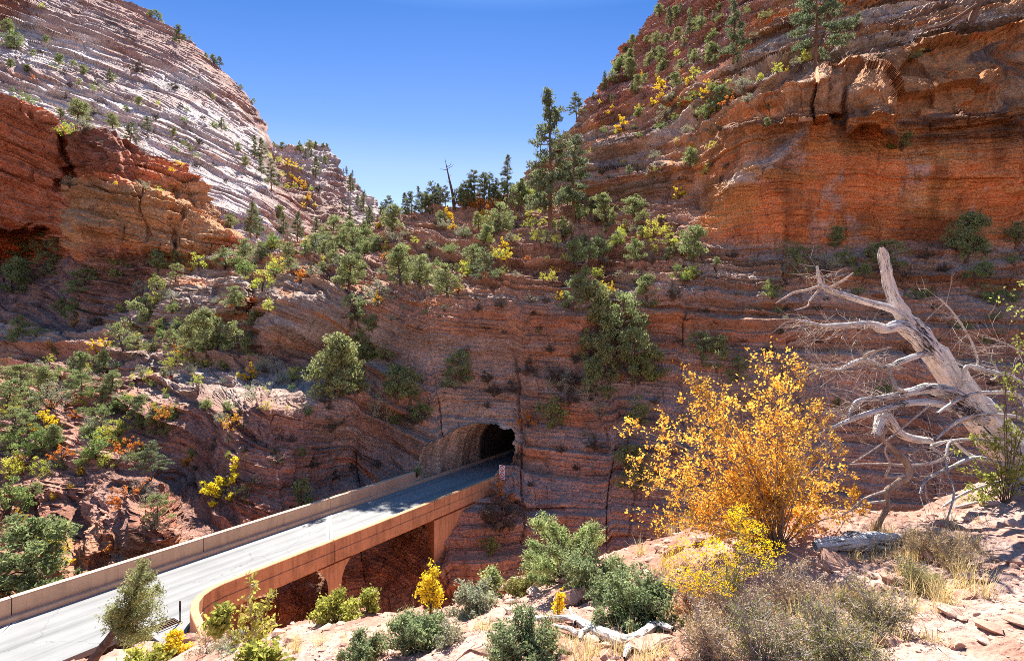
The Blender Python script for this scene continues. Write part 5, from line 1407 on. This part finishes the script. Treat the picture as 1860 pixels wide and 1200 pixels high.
near_plant('autumn_bush', 'big bare stemmed autumn bush full of golden orange leaves on the rim', 'bush', cO, tO, TWIG_RED, GOLD, 60, ntw=19, ntl=4, tw=0.22, leafn=3.7, ln=0.029, wd=0.021, stem_r=0.0085, leaf_from=0.22)
# pinyon on the rim
cP = spotD(1035, 1056); D = cP[1]
cl = [(965, 985), (975, 950), (990, 940), (1005, 955), (1020, 965), (1035, 985), (1050, 975), (1070, 960), (1085, 955), (960, 1010), (955, 1030), (975, 1035), (1000, 1000), (1015, 1010), (985, 1010), (1055, 1000), (1075, 985), (1000, 1035), (1025, 1030), (965, 1045), (1045, 1020), (1000, 975), (1090, 975), (1035, 1000), (990, 1055)]
gP = np.random.default_rng(9)
near_plant('pinyon_tree', 'bushy young pinyon with a forked trunk at the rim edge', 'tree', cP, [at(x_, y_, D + gP.uniform(-0.45, 0.5)) for x_, y_ in cl], BARK, NEARP, 61, ntw=15, ntl=4, tw=0.17, leafn=9, ln=0.042, wd=0.012, stem_r=0.018, leaf_from=0.6)
# leaning pine by the road
DL = 20.5
lp = [at(150, 1222, DL), at(175, 1190, DL), at(205, 1150, DL), at(232, 1110, DL), at(252, 1060, DL), at(264, 1014, DL)]
cl = [(262, 1022), (256, 1040), (244, 1055), (272, 1050), (240, 1078), (268, 1078), (285, 1070), (225, 1100), (262, 1105), (285, 1100), (212, 1112), (198, 1108), (245, 1125), (272, 1128), (290, 1125), (235, 1145), (262, 1148), (284, 1146), (225, 1128), (250, 1090), (276, 1090), (256, 1065), (242, 1108), (264, 1160), (220, 1150)]
gL = np.random.default_rng(12)
o = empty('pine_tree', lp[0]); tag(o, 'leaning dark trunked pine hanging over the near road edge', 'tree')
V_, f_ = limb([p - lp[0] for p in lp], [0.20, 0.17, 0.14, 0.10, 0.06, 0.02], 10, 4, 0.12)
mesh_obj('trunk', V_, f_, BARK, o)
pr = []; LVs = []
for i, (x_, y_) in enumerate(cl):
    e_ = at(x_, y_, DL + gL.uniform(-0.7, 0.7)) - lp[0]
    ky = min(range(len(lp)), key=lambda k_: np.linalg.norm(lp[k_] - lp[0] - e_))
    b_ = lp[max(2, ky - 1)] - lp[0]
    pp, (LV, LF, LA) = shrub([e_], b_, 70 + i, ntw=12, ntl=4, tw=0.42, leafn=8, ln=0.13, wd=0.036, stem_r=0.02, leaf_from=0.25)
    pr += pp; LVs.append((LV, LF, LA))
mesh_obj('branches', *merge(pr), BARK, o)
V_, f_ = merge([(v_, f2) for v_, f2, _ in LVs]); fo = mesh_obj('crown', V_, f_, LM['J'], o); point_attr(fo, 'leaf', np.concatenate([a_ for *_, a_ in LVs]))
# leafy bush at the right edge of the view
cY = spotD(1822, 915); D = cY[1]
gY = np.random.default_rng(14)
tY = [at(x_, y_, D + gY.uniform(-0.3, 0.4)) for x_, y_ in ((1735, 820), (1750, 850), (1770, 800), (1790, 790), (1810, 800), (1830, 770), (1850, 790), (1870, 760), (1760, 885), (1790, 860), (1820, 850), (1850, 840), (1880, 820), (1900, 780), (1745, 905), (1835, 690), (1855, 640), (1862, 520), (1780, 900), (1900, 700))]
near_plant('lime_bush', 'yellow and green leafed bush at the foot of the dead tree', 'bush', cY, tY, TWIG_DK, NEARL, 90, ntw=10, ntl=3, tw=0.16, leafn=2.4, ln=0.036, wd=0.026, stem_r=0.007, leaf_from=0.3)

# dead tree leaning out over the drop
dead = None
base_d = at(1985, 960, 6.9)
dead = empty('dead_tree', base_d)
tag(dead, 'bleached dead tree with bare crooked limbs leaning out over the gorge', 'dead tree')
def dpart(name, pts, D0, D1, sides=9, knot=0.16, seed=0, mat=WOOD):
    n = len(pts)
    P_ = [at(x_, y_, D0 + (D1 - D0) * i / (n - 1)) - base_d for i, (x_, y_, r_) in enumerate(pts)]
    R_ = [max(r_ * 0.74, 0.6) * (D0 + (D1 - D0) * i / (n - 1)) / F for i, (x_, y_, r_) in enumerate(pts)]
    return limb(P_, R_, sides, 5, knot, seed)
V_, f_ = dpart('trunk', [(1601, 448, 3), (1604, 462, 11), (1611, 500, 13), (1624, 542, 15), (1640, 572, 18), (1665, 602, 23), (1690, 634, 27), (1722, 676, 31), (1758, 724, 36), (1795, 772, 39), (1838, 818, 44), (1905, 880, 52), (1985, 960, 62)], 6.3, 6.9, 36, 0.16, 1)
mesh_obj('trunk', V_, f_, WOOD, dead)
DB = [
    ([(1648, 580, 9), (1615, 560, 9), (1580, 550, 8), (1540, 538, 8), (1505, 527, 7), (1490, 514, 6), (1486, 495, 4), (1485, 482, 2)], 6.35, 6.2),
    ([(1700, 646, 18), (1665, 612, 17), (1635, 592, 15), (1605, 597, 12), (1580, 588, 9), (1545, 590, 8), (1500, 592, 6), (1470, 586, 4), (1448, 580, 2)], 6.4, 6.0),
    ([(1708, 655, 10), (1683, 642, 8), (1640, 655, 7), (1607, 667, 7), (1567, 653, 6), (1523, 672, 4), (1490, 667, 2)], 6.4, 6.0),
    ([(1780, 760, 20), (1740, 720, 17), (1690, 704, 14), (1657, 711, 10), (1607, 722, 7), (1560, 727, 5), (1546, 745, 3), (1540, 758, 1.5)], 6.4, 5.9),
    ([(1790, 765, 12), (1713, 735, 9), (1657, 731, 8), (1590, 747, 6), (1540, 764, 5), (1487, 788, 2)], 6.35, 5.8),
    ([(1750, 700, 6), (1757, 665, 5), (1800, 675, 5), (1832, 682, 4), (1862, 697, 3)], 6.4, 6.1),
    ([(1772, 672, 4), (1776, 655, 3), (1763, 617, 2.5), (1733, 570, 2.2), (1707, 543, 1.5)], 6.4, 6.3),
    ([(1880, 840, 9), (1860, 727, 5), (1787, 713, 4.5), (1740, 726, 4), (1703, 750, 3)], 6.5, 5.9),
    ([(1900, 860, 8), (1870, 770, 5), (1800, 752, 4), (1750, 760, 4), (1722, 778, 3), (1700, 798, 2)], 6.5, 5.8),
    ([(1690, 800, 8), (1640, 790, 10), (1607, 752, 15), (1600, 762, 13), (1590, 790, 8)], 6.3, 6.0),
    ([(1870, 850, 7), (1770, 830, 5), (1727, 800, 3), (1720, 850, 3), (1733, 893, 2.5), (1720, 943, 1.5)], 6.5, 5.6),
    ([(1850, 860, 6), (1780, 830, 4), (1723, 850, 3.5), (1683, 870, 3), (1670, 897, 2)], 6.4, 5.6),
    ([(1860, 850, 5), (1790, 800, 3), (1693, 807, 3), (1717, 832, 2.5), (1657, 850, 2)], 6.4, 5.9),
    ([(1800, 690, 3), (1813, 677, 2.5), (1787, 630, 1.5)], 6.4, 6.3),
    ([(1880, 660, 4), (1857, 640, 3), (1813, 617, 1.5)], 6.4, 6.3),
]
fork = {0: [[(1492, 518, 4), (1465, 527, 3.5), (1440, 532, 3), (1408, 551, 1.2)], [(1492, 520, 3.5), (1472, 545, 2.5), (1466, 556, 2), (1443, 563, 1)], [(1505, 523, 4), (1530, 510, 3), (1550, 495, 1.5)]],
        2: [[(1613, 667, 5), (1622, 690, 5), (1630, 705, 5), (1648, 712, 4)], [(1567, 653, 4), (1580, 640, 4), (1620, 630, 2)]],
        4: [[(1690, 734, 3), (1610, 800, 2), (1545, 843, 2)]]}
gD = np.random.default_rng(3)
for i, (pts, d0, d1) in enumerate(DB):
    V_, f_ = dpart('branch', pts, d0, d1, 9, 0.16, 10 + i)
    b_ = mesh_obj('branch', V_, f_, WOOD, dead)
    tw_ = []
    for q in fork.get(i, []):
        v2, f2 = dpart('fork', q, (d0 + d1) / 2 - 0.05, d1 - 0.1, 7, 0.12, 40 + i); tw_.append((v2, f2))
    # dry twigs on the outer half
    dens = {1: 60, 2: 60, 0: 16, 3: 36, 4: 34}.get(i, 12)
    arr = np.array(pts, float)
    for k_ in range(dens):
        u = gD.uniform(0.45, 1.0) * (len(arr) - 1); j = min(int(u), len(arr) - 2)
        q = arr[j] + (arr[j + 1] - arr[j]) * (u - j); dd = d0 + (d1 - d0) * u / (len(arr) - 1)
        o_ = at(q[0], q[1], dd) - base_d
        d_ = np.array((gD.normal(-0.6, 0.6), gD.normal(0, 0.5), gD.normal(-0.25 if i in (1,) else 0.05, 0.5))); d_ /= np.linalg.norm(d_)
        l_ = gD.uniform(0.12, 0.42)
        e_ = o_ + d_ * l_; m_ = o_ + d_ * l_ * .5 + gD.normal(0, 0.03, 3)
        tw_.append(tube([o_, m_, e_], [0.004, 0.003, 0.0012], 4))
        for z_ in range(3):
            o3 = o_ + (e_ - o_) * gD.uniform(0.3, 1); d3 = d_ + gD.normal(0, 0.6, 3); d3 /= np.linalg.norm(d3)
            tw_.append(tube([o3, o3 + d3 * l_ * 0.25 + gD.normal(0, 0.01, 3), o3 + d3 * l_ * 0.5], [0.0025, 0.002, 0.001], 3))
    if tw_: mesh_obj('twigs', *merge(tw_), TWIG, b_)
# twisted brown dead stem and the pale sticks lying along the rim edge
c1 = spotD(1600, 972)
o = empty('twisted_snag', c1); tag(o, 'twisted tan dead stem rising from the rim edge', 'dead tree')
P_ = [(1592, 975, 8), (1596, 950, 8), (1613, 917, 8), (1612, 890, 8), (1648, 864, 9), (1647, 842, 9), (1622, 815, 8), (1603, 795, 6), (1612, 775, 4)]
V_, f_ = limb([at(x_, y_, c1[1]) - c1 for x_, y_, r_ in P_], [r_ * 0.62 * c1[1] / F for *_, r_ in P_], 14, 5, 0.25, 7)
mesh_obj('stem', V_, f_, TANWOOD, o)
tw_ = []
for q in ([(1650, 862), (1610, 866), (1617, 843), (1607, 820), (1612, 806)], [(1640, 845), (1600, 842), (1543, 843)], [(1613, 890), (1570, 905), (1545, 925)], [(1614, 910), (1570, 915), (1530, 935)], [(1648, 845), (1700, 838), (1735, 815)]):
    p_, r_ = smooth_path([at(x_, y_, c1[1] - 0.05 * i) - c1 for i, (x_, y_) in enumerate(q)], np.linspace(3, 1, len(q)) * c1[1] / F, 4); tw_.append(tube(p_, r_, 5))
mesh_obj('twigs', *merge(tw_), TWIG, o)
for i, q in enumerate(([(1645, 962), (1707, 930), (1773, 912), (1853, 872), (1920, 850)], [(1690, 938), (1760, 892), (1862, 866), (1930, 870)], [(1640, 975), (1700, 948), (1790, 905), (1880, 880)])):
    P_ = [spotD(x_, min(y_ + 6, 1190)) + (0, 0, 0.05 + 0.02 * i) for x_, y_ in q]
    P_ = [at(x_, y_, 6.3 + 0.1 * i) for x_, y_ in q]
    V_, f_ = limb([p - P_[0] for p in P_], np.linspace(0.012, 0.024, len(P_)), 7, 4, 0.15, 60 + i)
    st = mesh_obj('dead_branch', V_, f_, WOOD); st.location = P_[0]
    tag(st, ['long pale bent stick lying highest along the rim edge', 'pale stick arching from the dead tree foot', 'lowest of the pale sticks along the rim edge'][i], 'branch')
# fallen log
cL = [spotD(1462, 1000), spotD(1500, 998), spotD(1560, 1000), spotD(1605, 1000), spotD(1650, 1018)]
P_ = [(1480, 992, 9), (1510, 988, 13), (1550, 983, 17), (1590, 984, 18), (1625, 988, 17), (1648, 996, 12), (1668, 1008, 5)]
Dl = 5.15
V_, f_ = limb([at(x_, y_, Dl) - at(1550, 995, Dl) for x_, y_, r_ in P_], [r_ * Dl / F for *_, r_ in P_], 14, 5, 0.2, 3)
lg = mesh_obj('fallen_log', V_, f_, WOOD); lg.location = at(1550, 995, Dl); tag(lg, 'thick grey fallen log striped with twig shadows under the orange bush', 'log')
# crooked fallen branch
Dc = spotD(1080, 1172)[1]
cb = empty('fallen_branch', at(1140, 1172, Dc)); tag(cb, 'crooked fallen branch with flaking bark lying on the rim', 'branch')
B0 = at(1140, 1172, Dc)
def cbD(x_, y_): return min(spotD(x_, y_ + 9)[1], spotD(x_ - 12, y_ + 9)[1], spotD(x_ + 12, y_ + 9)[1]) - 0.03
def cbp(pts, seed): return limb([at(x_, y_, cbD(x_, y_)) - B0 for x_, y_, r_ in pts], [r_ * Dc / F for *_, r_ in pts], 12, 5, 0.22, seed)
mesh_obj('bough', *cbp([(945, 1109, 2), (960, 1114, 5), (975, 1122, 6), (1000, 1123, 6), (1035, 1122, 7), (1060, 1132, 10), (1085, 1145, 11), (1110, 1156, 11), (1140, 1164, 11), (1165, 1152, 10), (1185, 1138, 9), (1200, 1135, 7), (1222, 1142, 4)], 1), WOOD, cb)
for i, q in enumerate(([(1048, 1130, 6), (1038, 1112, 4), (1036, 1102, 2)], [(1072, 1142, 8), (1050, 1150, 6), (1035, 1142, 5), (1018, 1138, 4), (998, 1131, 2)], [(1150, 1164, 8), (1140, 1178, 6), (1134, 1194, 2)], [(1056, 1148, 6), (1054, 1160, 3)], [(972, 1124, 3), (960, 1138, 3), (948, 1152, 1.5)], [(1176, 1142, 5), (1174, 1122, 2)])):
    mesh_obj('branch_stub', *cbp(q, 20 + i), WOOD, cb)
# dead trunk caught on the upper cliff
c2 = [(1779, 2, 6), (1768, 30, 6), (1752, 66, 6), (1740, 88, 5), (1722, 112, 4), (1700, 120, 3), (1688, 126, 1.5)]
base_c = L1.spot(1770, 30)
Dq = base_c[1] - 2.0
o = empty('fallen_snag', base_c); tag(o, 'forked dead trunk hanging down the upper red cliff', 'dead tree')
V_, f_ = limb([at(x_, y_, Dq) - base_c for x_, y_, r_ in c2], [r_ * Dq / F for *_, r_ in c2], 8, 4, 0.15, 5)
mesh_obj('trunk', V_, f_, BARK_RED, o)
for q in ([(1774, 10, 4), (1740, 32, 3.5), (1715, 46, 3), (1680, 54, 1.5)], [(1756, 62, 3), (1778, 66, 2.5), (1800, 48, 1.2)], [(1724, 108, 4), (1722, 122, 3.5), (1723, 136, 1.5)], [(1742, 84, 4), (1740, 105, 3), (1737, 124, 1.5)]):
    V_, f_ = limb([at(x_, y_, Dq - 0.2) - base_c for x_, y_, r_ in q], [r_ * Dq / F for *_, r_ in q], 7, 4, 0.15, 6)
    mesh_obj('branch', V_, f_, BARK_RED, o)

# stones: angular blocks of the same sandstone
def stone(g, flat=0.5):
    n = 14
    d_ = g.normal(size=(n, 3)); d_ /= np.linalg.norm(d_, axis=1, keepdims=True); d_ *= g.uniform(0.75, 1.1, (n, 1)); d_ *= (1, g.uniform(0.6, 1.0), flat)
    import bmesh
    bm = bmesh.new()
    for v in d_: bm.verts.new(v)
    r_ = bmesh.ops.convex_hull(bm, input=bm.verts)
    bmesh.ops.delete(bm, geom=[v for v in bm.verts if not v.link_faces], context='VERTS')
    bmesh.ops.triangulate(bm, faces=bm.faces)
    bm.verts.index_update()
    V_ = np.array([v.co[:] for v in bm.verts]); f_ = np.array([[v.index for v in fc.verts] for fc in bm.faces]); bm.free()
    return V_, f_
def stone_mat():
    k = Nodes('loose_sandstone'); pos = k.n('NewGeometry').outputs['Position']; oi = k.n('ObjectInfo')
    c = k.ramp(k.noise(pos, 3.0, 5, 0.7), [(0.3, (0.32, 0.15, 0.10)), (0.5, (0.44, 0.27, 0.20)), (0.7, (0.54, 0.40, 0.33))])
    k.l(c, k.b.inputs['Base Color']); k.b.inputs['Roughness'].default_value = 0.95
    k.l(k.bump(k.noise(pos, 30.0, 5, 0.75), 0.7, 0.012), k.b.inputs['Normal'])
    return k.m
M_STONE = stone_mat()
gS = np.random.default_rng(77)
lib = [stone(gS, fl) for fl in (0.35, 0.45, 0.55, 0.3, 0.4, 0.6, 0.25, 0.5)]
pp = []; tot = 0
n_try = 9000
an = np.radians(gS.uniform(-44, 44, n_try)); rd = np.exp(gS.uniform(math.log(2.4), math.log(13), n_try))
sx, sy = np.sin(an) * rd, np.cos(an) * rd
clus = fbm(sx / 0.9, sy / 0.9, 0 * sx, 3, 990)
ok = (rim_signed(sx, sy) < 0.15) & (clus > gS.uniform(-1.2, 0.7, n_try))
sx, sy, rd = sx[ok], sy[ok], rd[ok]
sz = ground_z(sx, sy)
for x_, y_, z_, r_ in zip(sx, sy, sz, rd):
    V_, f_ = lib[gS.integers(len(lib))]
    s_ = min(0.10, 0.010 * math.exp(gS.exponential(0.62))) * (0.7 + r_ * 0.10)
    a_ = gS.uniform(0, 6.283); c_, sn = math.cos(a_), math.sin(a_)
    W = V_ * s_; W = np.stack([W[:, 0] * c_ - W[:, 1] * sn, W[:, 0] * sn + W[:, 1] * c_, W[:, 2]], 1)
    pp.append((W + (x_, y_, z_ + s_ * 0.12), f_))
gravel = mesh_obj('gravel', *merge(pp), M_STONE); tag(gravel, kind='stuff')
def big_rock(px, py, wpx, flat, label, seed, asp=0.7):
    c = spotD(px, py); g = np.random.default_rng(seed)
    import bmesh
    V_, f_ = stone(g, flat)
    me = bpy.data.meshes.new('rock'); me.from_pydata(V_.tolist(), [], f_.tolist())
    o = bpy.data.objects.new('rock', me); COL.objects.link(o)
    bm = bmesh.new(); bm.from_mesh(me)
    bmesh.ops.bevel(bm, geom=bm.edges[:], offset=0.06, segments=2, affect='EDGES')
    bmesh.ops.triangulate(bm, faces=bm.faces); bmesh.ops.subdivide_edges(bm, edges=bm.edges[:], cuts=2, use_grid_fill=True)
    for v in bm.verts:
        n_ = float(fbm(v.co.x * 3 + seed, v.co.y * 3, v.co.z * 5, 3, 1200)); v.co += v.normal * 0.05 * n_
    bm.to_mesh(me); bm.free()
    me.materials.append(M_STONE)
    s_ = wpx * c[1] / F / 2
    o.location = c + (0, s_ * 0.5, s_ * flat * 0.1); o.scale = (s_, s_ * asp, s_); o.rotation_euler = (g.normal(0, .1), g.normal(0, .1), g.uniform(-0.6, 0.6))
    tag(o, label, 'rock')
for i, r_ in enumerate(((1190, 1190, 110, 0.4, 'rounded white boulder under the crooked fallen branch'), (905, 1200, 130, 0.3, 'broad pale slab at the bottom of the rim slope'), (1545, 1040, 110, 0.45, 'reddish block of rock beneath the fallen log'),
                        (960, 1075, 110, 0.4, 'tilted pale slab at the foot of the rim pinyon'), (1060, 1095, 130, 0.3, 'wide pale slab before the spreading green bush'), (1740, 962, 60, 0.35, 'flat red stone on the sandy rise'), (1810, 920, 50, 0.4, 'dark red stone by the dead tree foot'),
                        (1690, 985, 36, 0.4, 'small red stone behind the straw coloured bush'), (1695, 1105, 24, 0.4, 'small dark stone on the bare sandy patch'), (655, 1108, 90, 0.5, 'red brown hump of rock on the rim lip'), (1150, 1048, 80, 0.3, 'thin pale slab on the rim beyond the bushes'), (1230, 1010, 70, 0.35, 'flat red slab beneath the orange bush'),
                        (340, 1168, 60, 0.5, 'white block of rock beside the parapet end'), (1780, 1120, 26, 0.4, 'lone small stone casting a dark shadow on the sand'), (840, 1150, 60, 0.35, 'pale stone in the middle of the rim slope'), (1100, 1180, 40, 0.5, 'small red stone beside the white boulder'))):
    big_rock(*r_, seed=500 + i)
# dry sticks and leaf litter
pl_ = []
for i in range(1500):
    a_ = math.radians(gS.uniform(-30, 44)); r_ = math.exp(gS.uniform(math.log(2.6), math.log(8)))
    x_, y_ = math.sin(a_) * r_, math.cos(a_) * r_
    if float(fbm(np.array([x_ / 0.8]), np.array([y_ / 0.8]), np.array([5.0]), 2, 995)[0]) < 0.05: continue
    z_ = float(ground_z(np.array([x_]), np.array([y_]))[0])
    l_ = gS.uniform(0.03, 0.16); b_ = gS.uniform(0, 6.28)
    p0 = np.array((x_, y_, z_ + 0.006)); d_ = np.array((math.cos(b_), math.sin(b_), gS.normal(0, 0.15))) * l_
    pl_.append(tube([p0, p0 + d_ * .5 + gS.normal(0, l_ * .08, 3) * (1, 1, .3), p0 + d_], [0.003, 0.0025, 0.001], 3))
lit = mesh_obj('litter', *merge(pl_), TWIG); tag(lit, kind='stuff')

# straw grass between the bushes
gG = np.random.default_rng(404)
gl = []; ga = []
spots_ = []
for (px, py, n_) in ((1700, 1000, 9), (1750, 985, 8), (1660, 1050, 9), (1610, 1010, 6), (1690, 1090, 7), (1760, 1055, 6), (1560, 1100, 7), (1480, 1090, 7), (1400, 1120, 6), (1300, 1170, 7), (1240, 1120, 6), (1210, 1040, 5), (1180, 1195, 5), (1090, 1195, 5), (1000, 1170, 4), (860, 1140, 4), (720, 1130, 4), (1450, 1180, 7), (1340, 1195, 7), (1560, 1180, 7), (1630, 1130, 8), (1240, 970, 4), (1160, 1010, 4), (590, 1165, 4), (540, 1185, 4), (1640, 985, 8)):
    for i in range(n_):
        spots_.append(spotD(px + gG.normal(0, 26), py + gG.normal(0, 14)))
bl = []
for c in spots_:
    k_ = int(gG.integers(26, 60)); hh_ = gG.uniform(0.10, 0.26)
    for i in range(k_):
        a_ = gG.uniform(0, 6.283); l_ = hh_ * gG.uniform(0.5, 1.2); le = gG.uniform(0.15, 0.7)
        b_ = c + (gG.normal(0, 0.03), gG.normal(0, 0.03), -0.01)
        d_ = np.array((math.cos(a_) * le, math.sin(a_) * le, 1.0)); d_ /= np.linalg.norm(d_)
        s_ = np.array((-math.sin(a_), math.cos(a_), 0)) * 0.0022
        m_ = b_ + d_ * l_ * 0.55; t_ = b_ + d_ * l_ + np.array((math.cos(a_), math.sin(a_), -0.6)) * l_ * 0.22 * le
        bl += [b_ - s_, b_ + s_, m_ + s_ * .7, m_ - s_ * .7, m_ - s_ * .7, m_ + s_ * .7, t_ + s_ * .2, t_ - s_ * .2]
        ga += [gG.uniform(0, 1)] * 8
STRAW = leaf_mat('straw_blades', (0.62, 0.50, 0.27), 0.35)
gr_ = mesh_obj('grass', np.array(bl), np.arange(len(bl)).reshape(-1, 4), STRAW); point_attr(gr_, 'leaf', np.array(ga)); tag(gr_, kind='stuff')
